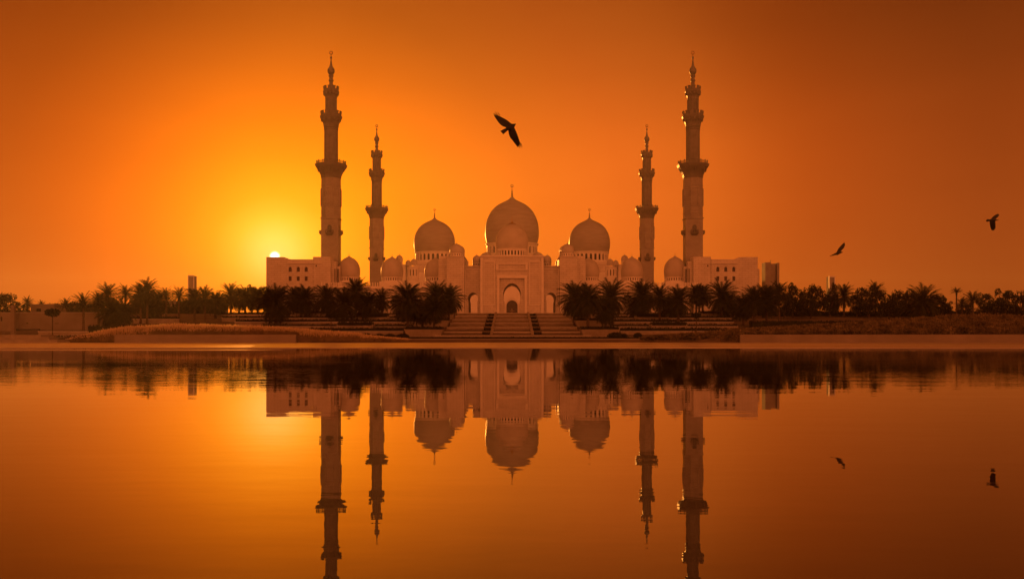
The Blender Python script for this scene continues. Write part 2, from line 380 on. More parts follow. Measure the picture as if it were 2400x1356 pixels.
# central gate block: a deep passage through a thick block
G = MB()
D0 = 385.0
gt = Z(602.5, D0)
hole = arch(0, 2 * 3.5, 7.6, Z(692, D0), Z(663, D0), shoe=0.10, n=12)
G.slab(rect(-12, 12, 7.5, gt), [hole], D0, 410.0)
part(G, 'gate_block', marble)
G = MB()
G.slab([(-12.1, 7.5), (-4.85, 7.5), (-4.85, Z(652, D0)), (4.85, Z(652, D0)), (4.85, 7.5), (12.1, 7.5), (12.1, gt + .02), (-12.1, gt + .02)], [], D0 - 1.1, D0 - .004)
part(G, 'gate_front', marble)
G = MB()
G.box(-12.5, 12.5, D0 - 1.5, 410.4, gt + .03, gt + .55)
for s in (-1, 1):
    G.box(min(s * 4.85, s * 5.75), max(s * 4.85, s * 5.75), D0 - 1.6, D0 - 1.105, 7.5, Z(652, D0))
    G.box(min(s * 11.2, s * 12.15), max(s * 11.2, s * 12.15), D0 - 1.6, D0 - 1.105, 7.5, gt - .3)
G.box(-5.75, 5.75, D0 - 1.6, D0 - 1.105, Z(652, D0) + .005, Z(645, D0))
G.slab(rect(-6.1, 6.1, Z(633.5, D0), Z(618.5, D0)), [rect(-5.2, 5.2, Z(632.3, D0), Z(620, D0))], D0 - 1.6, D0 - 1.105)
G.slab(rect(-11.0, -6.6, 12, Z(612, D0)), [rect(-10.6, -7.0, 12.4, Z(612, D0) - .4)], D0 - 1.4, D0 - 1.105)
G.slab(rect(6.6, 11.0, 12, Z(612, D0)), [rect(7.0, 10.6, 12.4, Z(612, D0) - .4)], D0 - 1.4, D0 - 1.105)
part(G, 'gate_moulding', marble_s)
# porch standing inside the great arch
P = MB()
po = [(-3.45, 7.6), (3.45, 7.6), (3.45, Z(716, D0)), (2.6, Z(711, D0)), (1.9, Z(704, D0)), (1.1, Z(699, D0)), (0, Z(696, D0)), (-1.1, Z(699, D0)), (-1.9, Z(704, D0)), (-2.6, Z(711, D0)), (-3.45, Z(716, D0))]
P.slab(po, [arch(0, 4.3, 8.0, Z(716, D0), Z(703, D0), n=8)], D0 + 1.0, D0 + 3.0)
for s in (-1, 1):
    P.lathe([(.42, 7.7), (.42, 8.6), (.26, 8.9), (.26, 12.0), (.42, 12.3), (.45, 12.6)], 12, s * 3.3, D0 + .55)
part(P, 'porch', marble_s)
part(MB().slab(arch(0, 4.7, 7.9, Z(716, D0), Z(702, D0), n=8), [], D0 + 3.05, D0 + 3.3), 'porch_screen', darkglass)
q = MB(); q.lathe([(1.5, 8.0), (1.55, 8.5), (.5, 8.7), (.3, 9.3), (1.0, 9.8), (1.05, 9.95), (.2, 10.0), (.16, 10.6), (.02, 10.9)], 20, 0, D0 + .2); q.box(-2.3, 2.3, D0 - .6, D0 + 1.6, 7.6, 8.35)
part(q, 'fountain', stone)
for s in (-1, 1):
    x0, x1 = sorted((s * 12.0, s * 18.3)); mx_ = s * 15.15
    q = MB(); q.slab(rect(x0, x1, 7.5, Z(625, 387)), [arch(mx_, 3.95, 7.6, Z(700, 387), Z(685, 387), shoe=0.14, n=9)], 387, 409)
    part(q, 'side_bay', marble)
    q = MB(); q.box(x0, x1, 386.6, 409.3, Z(625, 387) + .02, Z(625, 387) + .35); q.slab(rect(x0 + .05, x1 - .05, 7.5, Z(629.5, 387)), [rect(x0 + .45, x1 - .45, 7.55, Z(630.8, 387))], 386.72, 386.99)
    part(q, 'bay_moulding', marble_s)
    x0, x1 = sorted((s * 18.32, s * 25.0)); q = MB(); q.box(x0, x1, 382.5, 404, 7.5, Z(602.5, 383)); part(q, 'gate_tower', marble)
    q = MB()
    for zc in (7.9, 13.0, 18.2, 23.4): q.box(x0 + .7, x1 - .7, 382.36, 382.49, zc, zc + 4.8)
    q.box(x0 - .25, x1 + .25, 382.2, 404.3, Z(602.5, 383) + .01, Z(602.5, 383) + .35)
    part(q, 'tower_panels', marble)
    x0, x1 = sorted((s * 25.02, s * 28.4)); q = MB(); q.box(x0, x1, 385.5, 404, 7.5, Z(607, 386)); q.box(x0, x1, 392, 404, Z(607, 386), Z(602, 398)); part(q, 'tower_step', marble)
    q = MB(); c_ = s * 17.7; q.box(c_ - .4, c_ + .4, 396, 397, Z(625, 387), Z(611, 396)); part(q, 'chimney', marble_s)
# roof of gate and its dome
def DM(px, D, ybot, ytop, rpx, **k):
    zb = Z(ybot, D); return make_dome(mosque_holder, X(px, D), D, zb, Z(ytop, D) - zb, rpx * D / F, **k)
mosque_holder = None
_old_build = MB.build
doms = []
def D_(px, D, ybot, ytop, rpx, drum=None, **k):
    zb = Z(ybot, D)
    if drum: drum = (drum[0] * D / F, Z(drum[1], D), drum[2], drum[3], drum[4], drum[5])
    d = make_dome(mosque, X(px, D), D, zb, Z(ytop, D) - zb, rpx * D / F, drum=drum, **k)
    d.location = (d.location.x, d.location.y - 385, d.location.z - 8.0); return d
D_(1200, 399, 584.5, 524.5, 38.3, drum=(37.2, 602.2, 30, .52, .45, .75), fin=2.9, fr=.16, cap=True)
q = MB(); q.lathe([(7.2, gt + .5), (7.2, gt + 1.0)], 40, 0, 399); part(q, 'dome_plinth', marble_s)
for s in (-1, 1):
    m_ = lambda px: 1200 + s * (1200 - px)
    D_(m_(1070), 393, 593.5, 571.5, 15.8, drum=(14.6, 601.5, 16, .38, .35, .3), fin=.9, fr=.1)
    D_(m_(1075), 402, 594, 574.5, 14.5, drum=(14, 602, 16, .38, .3, .3), fin=.4, fr=.08)
    D_(m_(1117.5), 398, 616, 598, 10.2, drum=(9.6, 623.5, 14, .42, .3, .3), fin=.8, fr=.08)
    D_(m_(1140), 428, 608, 591, 14, fin=.5, fr=.06)
# arcade wings either side of the gate, with pierced parapet and the three small domes
for s in (-1, 1):
    q = MB(); zt = Z(672, 390); xs = [28.6 + i * 6.6 for i in range(7)]
    holes = [arch(s * (x + 3.3), 4.2, 7.6, 13.2, 16.4, shoe=.1, n=7) for x in xs if x + 6.6 < 75]
    x0, x1 = sorted((s * 28.4, s * 74.8)); q.slab(rect(x0, x1, 7.5, zt), holes, 390, 394)
    part(q, 'arcade_wall', marble)
    q = MB(); q.box(x0, x1, 400, 414, 7.5, zt - .1); q.box(x0, x1, 394.01, 399.99, zt - 1.2, zt - .15); part(q, 'arcade_back', marble)
    q = MB(); q.box(x0, x1, 389.5, 390.0, zt - .75, zt + .02); q.box(x0, x1, 389.7, 414, zt + .025, zt + .3)
    k = x0 + .3
    while k < x1 - .3:
        q.box(k, k + .32, 390.0, 390.3, zt + .31, zt + 1.35); q.add([(k - .12, 390, zt + 1.35), (k + .44, 390, zt + 1.35), (k + .16, 390.15, zt + 1.9), (k - .12, 390.3, zt + 1.35), (k + .44, 390.3, zt + 1.35)], [(0, 1, 2), (1, 4, 2), (4, 3, 2), (3, 0, 2)]); k += .95
    part(q, 'parapet', marble_s)
    m_ = lambda px: 1200 + s * (1200 - px)
    for i, px in enumerate((818, 919, 1021)):
        D_(m_(px), 402, 649.5, (602, 603.5, 605.5)[i], 26, drum=(24.4, 660.5, 26, .42, .55, .4), fin=1.7, fr=.11)
        q = MB(); xx = X(m_(px), 402); w = 4.6; q.box(xx - w, xx + w, 402 - w, 402 + w, zt, Z(660.5, 402)); part(q, 'dome_base', marble_s)
# prayer hall far behind the courtyard
q = MB(); hz = Z(638, 600)
holes = [arch(x, 5.0, 8.1, 20, 25, shoe=.1, n=6) for x in (-56, -48, -40, 40, 48, 56)]
q.slab(rect(-66, 66, 7.5, hz), holes, 600, 604); part(q, 'prayer_hall_front', marble_lit)
q = MB(); q.box(-66, 66, 612, 690, 7.5, hz - .05); q.box(-66, 66, 604.01, 611.99, hz - 3, hz - .06); q.box(-17.5, 17.5, 630, 672, hz, Z(602, 650)); part(q, 'prayer_hall', marble)
q = MB(); q.box(-400 * .16, 64, 410.5, 599, 7.95, 8.03); part(q, 'courtyard_floor', marble_s)
for s in (-1, 1):
    q = MB(); x0, x1 = sorted((s * 64.2, s * 70)); q.box(x0, x1, 414.5, 599.5, 7.5, 20.5); part(q, 'courtyard_wing', marble)
D_(1200, 650, 572, 468.5, 63, drum=(59.5, 602.2, 28, .52, 1.9, 2.1), fin=7.2, fr=.85, cres=1.0, n=64)
for s in (-1, 1):
    m_ = lambda px: 1200 + s * (1200 - px)
    D_(m_(1018.5), 620, 591.5, 515.5, 48.3, drum=(44.5, 616.5, 26, .54, 1.4, 1.4), fin=5.0, fr=.6, cres=.75, n=64)
    xx = X(m_(1018.5), 620); q = MB(); q.box(xx - 11.6, xx + 11.6, 608.5, 631.5, hz, Z(616.3, 620)); part(q, 'dome_base', marble)
    q = MB()
    q.box(xx - 11.8, xx + 11.8, 608.1, 608.45, Z(618, 608), Z(616, 608)); q.box(xx - 11.2, xx - 9.6, 608.3, 608.49, Z(627, 608), Z(620.5, 608)); q.box(xx + 9.6, xx + 11.2, 608.3, 608.49, Z(627, 608), Z(620.5, 608))
    part(q, 'dome_base_trim', marble_s)
    D_(m_(936), 560, 612, 597.5, 8.2, drum=(7.6, 622, 10, .4, .4, .4), fin=1.2, fr=.1)
    D_(m_(957), 572, 623, 609.5, 7.2, fin=.9, fr=.08)
    D_(m_(970), 585, 621, 606.5, 8.2, fin=1.0, fr=.08)
    # lantern pavilion with tall slit windows
    cx, cy = X(m_(965.5), 572), 575.0; rr = 14.6 * 572 / F
    q = MB(); nn = 12; z0, z1 = Z(652, 572), Z(625.5, 572); drum_ring(q, rr, z0, z1, nn, .34, z0 + 1.6, z1 - 1.4, .5)
    q.v = [(a + cx, b_ + cy, c) for a, b_, c in q.v]
    q.lathe([(rr * 1.06, z1), (rr * 1.06, z1 + .35), (rr * .4, z1 + .4)], 24, cx, cy); q.lathe([(rr * 1.12, z0 - .5), (rr * 1.12, z0 + .3)], 24, cx, cy)
    for k in range(24):
        a = 2 * math.pi * k / 24; ax, ay = cx + rr * math.cos(a), cy + rr * math.sin(a); q.box(ax - .18, ax + .18, ay - .18, ay + .18, z1 + .35, z1 + 1.2)
    q.lathe([(rr, 7.5), (rr, z0)], 24, cx, cy); part(q, 'pavilion', marble_s)
    q = MB(); q.lathe([(rr * .85, z0), (rr * .85, z1 - .2)], 24, cx, cy); part(q, 'pavilion_glazing', darkglass)
    q = MB(); x0, x1 = sorted((X(m_(944), 575), X(m_(952), 575))); q.box(x0, x1, 573, 590, 7.5, Z(620, 575)); part(q, 'stair_block', marble_s)

# ------------------------------------------------------------------ corner blocks
def corner_block(s, label):
    root = empty('corner_building', (s * 85, 392, 8)); tag(root, label, 'building', 'corner buildings of the mosque')
    def prt(mb, name, mat, par=None):
        o = mb.build(name, mat, par or root); 
        if par is None: o.location = (-s * 85, -392, -8)
        return o
    D = 392.0; ax = lambda px: -s * X(px, D)      # px given for the left-hand block
    top1, top2 = Z(602, D), Z(607.5, D)
    wx = [677, 699, 718]
    outer = [(ax(624), 7.5), (ax(733), 7.5), (ax(733), top2), (ax(681), top2), (ax(677), Z(606.6, D)), (ax(672), Z(604.4, D)), (ax(667), Z(602.6, D)), (ax(662), top1), (ax(624), top1)]
    holes = [arch(ax(w), 7.4 * D / F, Z(636.5, D), Z(630, D), Z(624.8, D), n=6) for w in (680, 699, 717.5)] + [rect(min(ax(w - 3.4), ax(w + 3.4)), max(ax(w - 3.4), ax(w + 3.4)), Z(658, D), Z(647.5, D)) for w in (680, 699, 717.5)]
    prt(MB().slab(outer, holes, D, D + 1.2), 'front_wall', marble)
    xa, xb = sorted((ax(624), ax(662))); q = MB(); q.box(xa, xb, D + 1.21, 420, 7.5, top1 - .03)
    xa, xb = sorted((ax(662.2), ax(733))); q.box(xa, xb, D + 2.6, 420, 7.5, top2 - .03); prt(q, 'wall', marble)
    xa, xb = sorted((ax(733.2), ax(774))); q = MB(); q.box(xa, xb, D + .3, 412, 7.5, top1 + .1); prt(q, 'stair_tower', marble)
    q = MB(); xa, xb = sorted((ax(672), ax(733))); q.box(xa, xb, D - .35, D - .005, Z(617.5, D), Z(616.2, D)); xa, xb = sorted((ax(733.2), ax(752))); q.box(xa, xb, D - .05, D + .295, Z(617.3, D), Z(616.0, D))
    prt(q, 'cornice', marble_s)
    for w in (680, 699, 717.5):
        a0 = ax(w); wd = prt(MB().slab(arch(a0, 7.8 * D / F, Z(636.8, D), Z(630, D), Z(624.4, D), n=6), [], D + .8, D + .95), 'window', lattice)
        wd = prt(MB().box(a0 - .62, a0 + .62, D + .8, D + .95, Z(658.3, D), Z(647.1, D)), 'window', lattice)
    a0 = ax(741); prt(MB().slab(rect(a0 - .45, a0 + .45, Z(625.5, D), Z(619.5, D)), [rect(a0 - .3, a0 + .3, Z(624.8, D), Z(620.2, D))], D + .1, D + .296), 'window_frame', marble_s)
    prt(MB().box(a0 - .3, a0 + .3, D + .25, D + .29, Z(624.8, D), Z(620.2, D)), 'window', lattice)
    # receding inner wing with tall slits and a lower step on the outside
    xa, xb = sorted((ax(774.2), ax(784))); q = MB(); q.box(xa, xb, D + 3.5, 410, 7.5, Z(611, D)); prt(q, 'inner_wing', marble)
    xa, xb = sorted((ax(784.1), ax(792))); q = MB(); q.box(xa, xb, D + 5.0, 410, 7.5, Z(622, D)); prt(q, 'inner_wing', marble)
    for w in (781.5, 785.5, 788.8):
        a0 = ax(w); yy = D + 3.35 if w < 784 else D + 4.85; prt(MB().box(a0 - .16, a0 + .16, yy, yy + .145, Z(660, D), Z(628, D)), 'slit_window', darkglass)
    xa, xb = sorted((ax(615.5), ax(623.9))); 
    if s > 0: prt(MB().box(xa, xb, D + 3, 415, 7.5, Z(629, D)), 'outer_wing', marble)
    return root
corner_block(-1, 'pale stepped corner building beside the setting sun on the left')
corner_block(1, 'brown shaded stepped corner building right of the tall right minaret')

# ------------------------------------------------------------------ minarets
MC = 403.0
def mz(py): return Z(py, 400.0) - 8.0
PXM = 400.0 / F
def make_minaret():
    root = empty('minaret'); 
    a = 3.42
    b = MB(); b.box(-a, a, -a, a, 0, mz(512)); b.box(-a - .55, a + .55, -a - .55, a + .55, 0, mz(664)); b.box(-a - .3, a + .3, -a - .3, a + .3, mz(511.9), mz(509.5))
    vs = [(-a - .55, z) for z in ()]
    b.box(-a - .5, a + .5, -a - .5, a + .5, mz(664) + .01, mz(664) + .02)
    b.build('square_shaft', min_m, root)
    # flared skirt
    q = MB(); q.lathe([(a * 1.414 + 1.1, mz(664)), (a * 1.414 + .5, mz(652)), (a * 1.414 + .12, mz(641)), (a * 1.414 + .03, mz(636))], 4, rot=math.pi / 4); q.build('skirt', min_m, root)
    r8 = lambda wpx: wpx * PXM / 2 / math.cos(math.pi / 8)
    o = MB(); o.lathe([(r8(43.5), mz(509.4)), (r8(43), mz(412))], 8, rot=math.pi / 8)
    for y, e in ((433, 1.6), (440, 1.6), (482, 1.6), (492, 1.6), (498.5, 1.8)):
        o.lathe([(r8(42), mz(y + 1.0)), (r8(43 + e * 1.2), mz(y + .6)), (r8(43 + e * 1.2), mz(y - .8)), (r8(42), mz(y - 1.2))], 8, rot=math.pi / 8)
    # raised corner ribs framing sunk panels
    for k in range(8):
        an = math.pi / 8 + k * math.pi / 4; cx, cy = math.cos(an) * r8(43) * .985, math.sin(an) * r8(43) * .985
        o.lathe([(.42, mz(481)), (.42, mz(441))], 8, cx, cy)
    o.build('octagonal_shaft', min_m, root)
    def gallery(w0, y0, w1, y1, rail_top, rail_w, nm, posts, n, hgt, merlon):
        g_ = MB(); rot = math.pi / n
        f = [(0, 0), (.22, .18), (.42, .38), (.66, .68), (.82, .88), (.96, .97), (1.0, 1.0)]
        pr = [((w0 + (w1 - w0) * u ** 1.15) * PXM / 2 / math.cos(rot), mz(y0 + (y1 - y0) * v)) for v, u in f]
        pr += [(w1 * PXM / 2 / math.cos(rot), mz(y1 - 1.5)), (w0 * .7 * PXM / 2, mz(y1 - 1.6))]
        g_.lathe([(w0 * .6 * PXM / 2, mz(y0) - .3)] + [(pr[0][0] + .12, mz(y0) - .28), (pr[0][0] + .12, mz(y0) + .0)] + pr[1:], n, rot=rot)
        for k in range(n):      # little brackets under the lip
            an = 2 * math.pi * (k + .5) / n + rot
            for dz in (0,):
                rr = (w0 * .42 + w1 * .58) * PXM / 2; cx, cy = math.cos(an) * rr, math.sin(an) * rr
                g_.lathe([(.05, mz(y0 + (y1 - y0) * .45)), (.42, mz(y0 + (y1 - y0) * .6)), (.5, mz(y0 + (y1 - y0) * .86))], 6, cx, cy)
        go = g_.build('gallery', min_shade, root)
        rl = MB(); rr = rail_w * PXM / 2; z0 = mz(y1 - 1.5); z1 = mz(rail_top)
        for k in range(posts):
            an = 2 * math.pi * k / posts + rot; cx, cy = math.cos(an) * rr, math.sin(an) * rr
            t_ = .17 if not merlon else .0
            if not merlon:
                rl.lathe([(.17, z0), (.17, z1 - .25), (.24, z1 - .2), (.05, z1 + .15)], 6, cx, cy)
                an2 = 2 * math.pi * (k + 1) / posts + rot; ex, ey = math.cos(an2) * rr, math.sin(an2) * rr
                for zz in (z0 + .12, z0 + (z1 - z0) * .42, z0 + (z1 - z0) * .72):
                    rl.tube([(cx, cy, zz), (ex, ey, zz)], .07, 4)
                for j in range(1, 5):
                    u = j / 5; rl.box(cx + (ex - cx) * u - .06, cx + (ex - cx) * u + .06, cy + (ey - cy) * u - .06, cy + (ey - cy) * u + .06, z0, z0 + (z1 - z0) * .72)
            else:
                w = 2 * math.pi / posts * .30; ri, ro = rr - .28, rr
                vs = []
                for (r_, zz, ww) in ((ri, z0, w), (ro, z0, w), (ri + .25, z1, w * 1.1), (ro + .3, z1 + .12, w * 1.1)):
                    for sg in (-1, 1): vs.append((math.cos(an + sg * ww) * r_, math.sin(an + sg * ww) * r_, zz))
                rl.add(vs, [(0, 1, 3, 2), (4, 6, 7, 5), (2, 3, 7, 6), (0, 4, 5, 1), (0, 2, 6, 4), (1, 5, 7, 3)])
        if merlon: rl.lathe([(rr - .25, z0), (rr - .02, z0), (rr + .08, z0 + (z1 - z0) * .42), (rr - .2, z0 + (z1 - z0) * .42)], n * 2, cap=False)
        rl.build('railing', min_shade, go)
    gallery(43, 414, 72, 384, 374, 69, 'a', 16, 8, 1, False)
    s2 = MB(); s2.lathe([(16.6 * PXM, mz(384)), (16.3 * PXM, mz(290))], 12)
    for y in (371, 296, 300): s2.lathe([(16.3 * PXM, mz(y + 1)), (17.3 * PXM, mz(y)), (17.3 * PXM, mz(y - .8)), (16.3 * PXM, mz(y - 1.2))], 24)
    s2.build('upper_shaft', min_shade, root)
    gallery(33, 292, 51, 270, 258, 47.5, 'b', 12, 12, 1, True)
    s3 = MB(); s3.lathe([(12.4 * PXM, mz(270)), (12.0 * PXM, mz(226))], 12)
    for k in range(12):
        an = 2 * math.pi * (k + .5) / 12; s3.lathe([(.24, mz(262)), (.24, mz(229))], 6, math.cos(an) * 12.2 * PXM, math.sin(an) * 12.2 * PXM)
    s3.build('lantern_shaft', min_shade, root)
    gallery(25, 228, 37, 211, 199, 34.5, 'c', 10, 12, 1, True)
    fi = MB(); pf = [(6.5, 212), (6.0, 203), (5.6, 200), (4.6, 197), (4.2, 190), (4.3, 187), (6.0, 184.5), (5.6, 182.5), (4.0, 180), (4.2, 177), (6.0, 174), (5.8, 172), (4.2, 170.5), (5.5, 169), (7.6, 166), (8.6, 162.5), (8.4, 159), (7.0, 155.5), (4.6, 152.5), (3.0, 148), (2.0, 141), (1.2, 135.5), (1.0, 134.2), (2.6, 131), (2.7, 129.5), (1.2, 126.5), (.5, 124.5), (.35, 122.8)]
    fi.lathe([(r_ * PXM, mz(y)) for r_, y in pf], 20); fo = fi.build('finial', min_shade, root, True)
    c = MB(); crescent(c, 0, 0, mz(118.4), 4.7 * PXM, .12); c.build('crescent', gold, fo, True)
    # small windowed balconies on the four sides of the square shaft
    for k in range(4):
        an = k * math.pi / 2; rotm = Matrix.Rotation(an, 4, 'Z')
        bb = MB(); z0 = mz(546); 
        bb.add([(-1.1, -a - .0, z0 - 1.0), (1.1, -a - .0, z0 - 1.0), (1.1, -a, z0), (-1.1, -a, z0), (-1.5, -a - 1.15, z0), (1.5, -a - 1.15, z0), (-1.5, -a, z0), (1.5, -a, z0)], [(0, 1, 5, 4), (0, 4, 6), (1, 7, 5), (4, 5, 7, 6), (0, 6, 7, 1)])
        bb.box(-1.55, 1.55, -a - 1.2, -a - .0, z0 + .01, z0 + .2)
        for sx_ in (-1.5, -.9, -.3, .3, .9, 1.35): bb.box(sx_, sx_ + .14, -a - 1.15, -a - 1.0, z0 + .2, z0 + 1.15)
        bb.box(-1.55, 1.55, -a - 1.2, -a - .95, z0 + 1.16, z0 + 1.32)
        for sy in (-1.55, 1.41): bb.box(sy, sy + .14, -a - .94, -a - .01, z0 + .2, z0 + 1.3)
        bb.v = [tuple(rotm @ Vector(v)) for v in bb.v]; bo = bb.build('balcony', min_shade, root)
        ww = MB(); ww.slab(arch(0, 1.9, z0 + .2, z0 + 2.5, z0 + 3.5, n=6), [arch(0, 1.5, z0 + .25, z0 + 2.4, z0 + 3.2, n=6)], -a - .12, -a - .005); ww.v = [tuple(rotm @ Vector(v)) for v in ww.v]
        wo_ = ww.build('window_frame', min_shade, bo)
        ww = MB(); ww.slab(arch(0, 1.48, z0 + .22, z0 + 2.4, z0 + 3.18, n=6), [], -a - .06, -a - .01); ww.v = [tuple(rotm @ Vector(v)) for v in ww.v]; ww.build('window', darkglass, bo)
        sl_ = MB(); 
    return root
mn = make_minaret()
spots = [(776, 403.4, 'tall nearer minaret just right of the setting sun'), (883, 546, 'shorter far minaret left of the domes'), (1624, 403.4, 'tall nearer minaret right of the domes with a sunlit edge'), (1516, 546, 'shorter far minaret right of the domes')]
for i, (px, D, lab) in enumerate(spots):
    o = mn if i == 0 else copy_tree(mn)
    o.location = (X(px, D), D, 8.0); tag(o, lab, 'minaret', 'minarets round the mosque')

# ------------------------------------------------------------------ towers in the distance
def tower(name, px0, px1, ytop, D, depth, label, split=None, mast=False):
    x0, x1 = X(px0, D), X(px1, D); zt = Z(ytop, D); root = empty(name, ((x0 + x1) / 2, D, 8)); tag(root, label, 'tower')
    ox, oy, oz = root.location
    w = x1 - x0
    if split:
        e = [x0 + w * f for f in split]; e = [x0] + e + [x1]
        for i in range(len(e) - 1):
            off = (0.0, 1.4, 0.5)[i % 3]; q = MB(); q.box(e[i] + .12 - ox, e[i + 1] - .12 - ox, off, depth + off, -1, zt - oz - off * .35); q.build('shaft', concrete, root)
        MB().box(x0 + .3 - ox, x1 - .3 - ox, 1.9, depth - 1, -1, zt - oz - 1.2).build('core', darkglass, root)
    else:
        MB().box(-w / 2, w / 2, 0, depth, -1, zt - oz).build('shaft', concrete, root)
        q = MB(); q.slab(rect(-w / 2 - .08, w / 2 + .08, 0, zt - oz + .3), [rect(-w / 2 + .35, w / 2 - .35, .5, zt - oz - .4)], -.25, -.01); q.build('frame', marble_s, root)
    if mast: MB().tube([(0, depth / 2, zt - oz - 1.5), (0, depth / 2, zt - oz + 1.2)], .12, 6).build('mast', concrete, root)
    return root
tower('leaning_slab_tower', 1793, 1828, 614.5, 430, 6, 'grooved twin slab tower right of the corner building', (.40, .80), True)
tower('slab_tower', 441, 455, 646, 480, 4, 'slim pale tower above the palms left of the sun')
tower('slab_tower', 1943, 1957, 648, 480, 4, 'slim dark tower above the trees on the right')

# ------------------------------------------------------------------ staircase and its planters
st = empty('staircase', (0, 262, .45)); tag(st, 'broad stone staircase in three parallel flights rising to the mosque gate', 'staircase')
Y0, RUN, RISE, NT = 262.0, 13.0, 7.52 / 6, 6
def flight(x0, x1, nsteps, name):
    q = MB()
    for k in range(NT):
        zb = .48 + k * RISE
        for i in range(nsteps):
            z1 = zb + (i + 1) * RISE / nsteps; ya = Y0 + k * RUN + i * .42; yb = Y0 + (k + 1) * RUN + .42 * 0 if i == nsteps - 1 else ya + .42
            q.box(x0, x1, ya, yb, max(-.2, zb - 2.2), z1)
            q.box(x0, x1, ya - .05, ya - .001, z1 - .05, z1 + .004)
    q.box(x0, x1, Y0 + NT * RUN, 346.4, 5.5, .48 + NT * RISE)
    o = q.build(name, stone, st); o.location = (0, -262, -.45)
    for k in range(NT):
        q = MB()
        zt_ = .48 + (k + 1) * RISE; ya = Y0 + k * RUN + (nsteps - 1) * .42; q.box(x0 + .02, x1 - .02, ya - .14, ya - .052, zt_ - .10, zt_ + .03)
        q.build('landing_edge', marble_s, o)
    return o
flight(-5.05, 5.05, 8, 'centre_flight'); flight(-18.1, -7.9, 8, 'side_flight'); flight(7.9, 18.1, 8, 'side_flight')
for s in (-1, 1):
    q = MB()
    for k in range(NT):
        zb = .48 + k * RISE; x0, x1 = sorted((s * 5.06, s * 5.75)); ya, yb = Y0 + k * RUN - 1.0, Y0 + (k + 1) * RUN - 1.0
        q.add([(x0, ya, -.3), (x1, ya, -.3), (x1, yb, -.3), (x0, yb, -.3), (x0, ya, zb + .35), (x1, ya, zb + .35), (x1, ya + 4.6, zb + RISE + .35), (x0, ya + 4.6, zb + RISE + .35), (x1, yb, zb + RISE + .35), (x0, yb, zb + RISE + .35)],
              [(0, 1, 5, 4), (4, 5, 6, 7), (7, 6, 8, 9), (1, 2, 8, 6, 5), (3, 0, 4, 7, 9), (2, 3, 9, 8), (0, 3, 2, 1)])
    o = q.build('stringer', stone, st); o.location = (0, -262, -.45)

def leafy_box(mb, x0, x1, y0, y1, z0, z1, dens, size, jit=.25, rng=random):
    """solid core plus small leaves standing off its top and front"""
    mb.box(x0 + .12, x1 - .12, y0 + .12, y1 - .12, z0, z1 - .18)
    n = int(dens * (x1 - x0) * ((y1 - y0) * .6 + (z1 - z0)))
    for _ in range(n):
        if rng.random() < .55: p = Vector((rng.uniform(x0, x1), rng.uniform(y0, y1), z1 - .2 + rng.random() ** 2 * jit * 1.6 - .1))
        else: p = Vector((rng.uniform(x0, x1), y0 + rng.uniform(-.1, .12), rng.uniform(z0, z1)))
        leaf(mb, p, size * rng.uniform(.6, 1.4), rng)
def leaf(mb, p, sz, rng, up=0.3):
    d = Vector((rng.gauss(0, 1), rng.gauss(0, 1), rng.gauss(up, 1))).normalized(); e = d.cross(Vector((rng.gauss(0, 1), rng.gauss(0, 1), rng.gauss(0, 1)))).normalized()
    o = len(mb.v); a = p - d * sz * .5; b_ = p + d * sz * .5; w = e * sz * .28
    mb.v += [tuple(a), tuple(p + w), tuple(b_), tuple(p - w)]; mb.f.append((o, o + 1, o + 2, o + 3))

ordn = ['lowest', 'second lowest', 'third', 'fourth', 'fifth', 'topmost']
for s, side in ((-1, 'left'), (1, 'right')):
    for k in range(NT):
        zb = .48 + k * RISE; x0, x1 = sorted((s * 5.76, s * 7.85)); ya = Y0 + k * RUN - .6
        r_ = empty('planter_box', ((x0 + x1) / 2, ya, zb)); tag(r_, f'{ordn[k]} dark clipped planter box on the {side} side of the central flight', 'planter', 'stepped planters flanking the central flight')
        w = (x1 - x0) / 2; MB().box(-w, w, 0, 5.0, -1.3, .26).build('box', stone, r_)
        q = MB(); leafy_box(q, -w + .06, w - .06, .15, 4.6, .2, 1.12, 26, .22, .1); q.build('planting', hedge_m, r_)

# ------------------------------------------------------------------ terrace walls, hedges and planters
def wall_thing(name, x0, x1, y0, th, z0, z1, label, group=None, mat=stone, coping=True, flare=0.0):
    r_ = empty(name, ((x0 + x1) / 2, y0, z0)); tag(r_, label, 'wall', group, 'thing'); w = (x1 - x0) / 2
    MB().box(-w, w, 0, th, -.4, z1 - z0 - (.1 if coping else 0), tx=flare).build('wall', mat, r_)
    if coping: MB().box(-w - flare - .06, w + flare + .06, -.08, th + .05, z1 - z0 - .098, z1 - z0).build('coping', marble_s, r_)
    return r_
def hedge(x0, x1, y0, y1, z0, z1, label, group='clipped hedges on the terraces', size=.42, jit=.28):
    q = MB(); q0 = random.Random(int(x0 * 7 + y0)); leafy_box(q, 0, x1 - x0, 0, y1 - y0, -.6, z1 - z0, 9 if (x1 - x0) > 20 else 16, size, jit, q0)
    o = q.build('hedge', hedge_m); o.location = (x0, y0, z0); tag(o, label, 'hedge', group); return o
TW = [(783, 775.5, 262, 775.5, 767.5, 1455, 1705), (769, 764.2, 275, 764.2, 759, 1432, 1730), (759, 753.8, 290, 753.8, 748, 1420, 1720), (748, 745, 305, 745, 740.5, 1400, 1715), (741, 736.5, 322, 736.5, 732.5, 1385, 1740)]
tn = ['lowest', 'second lowest', 'middle', 'second highest', 'highest']
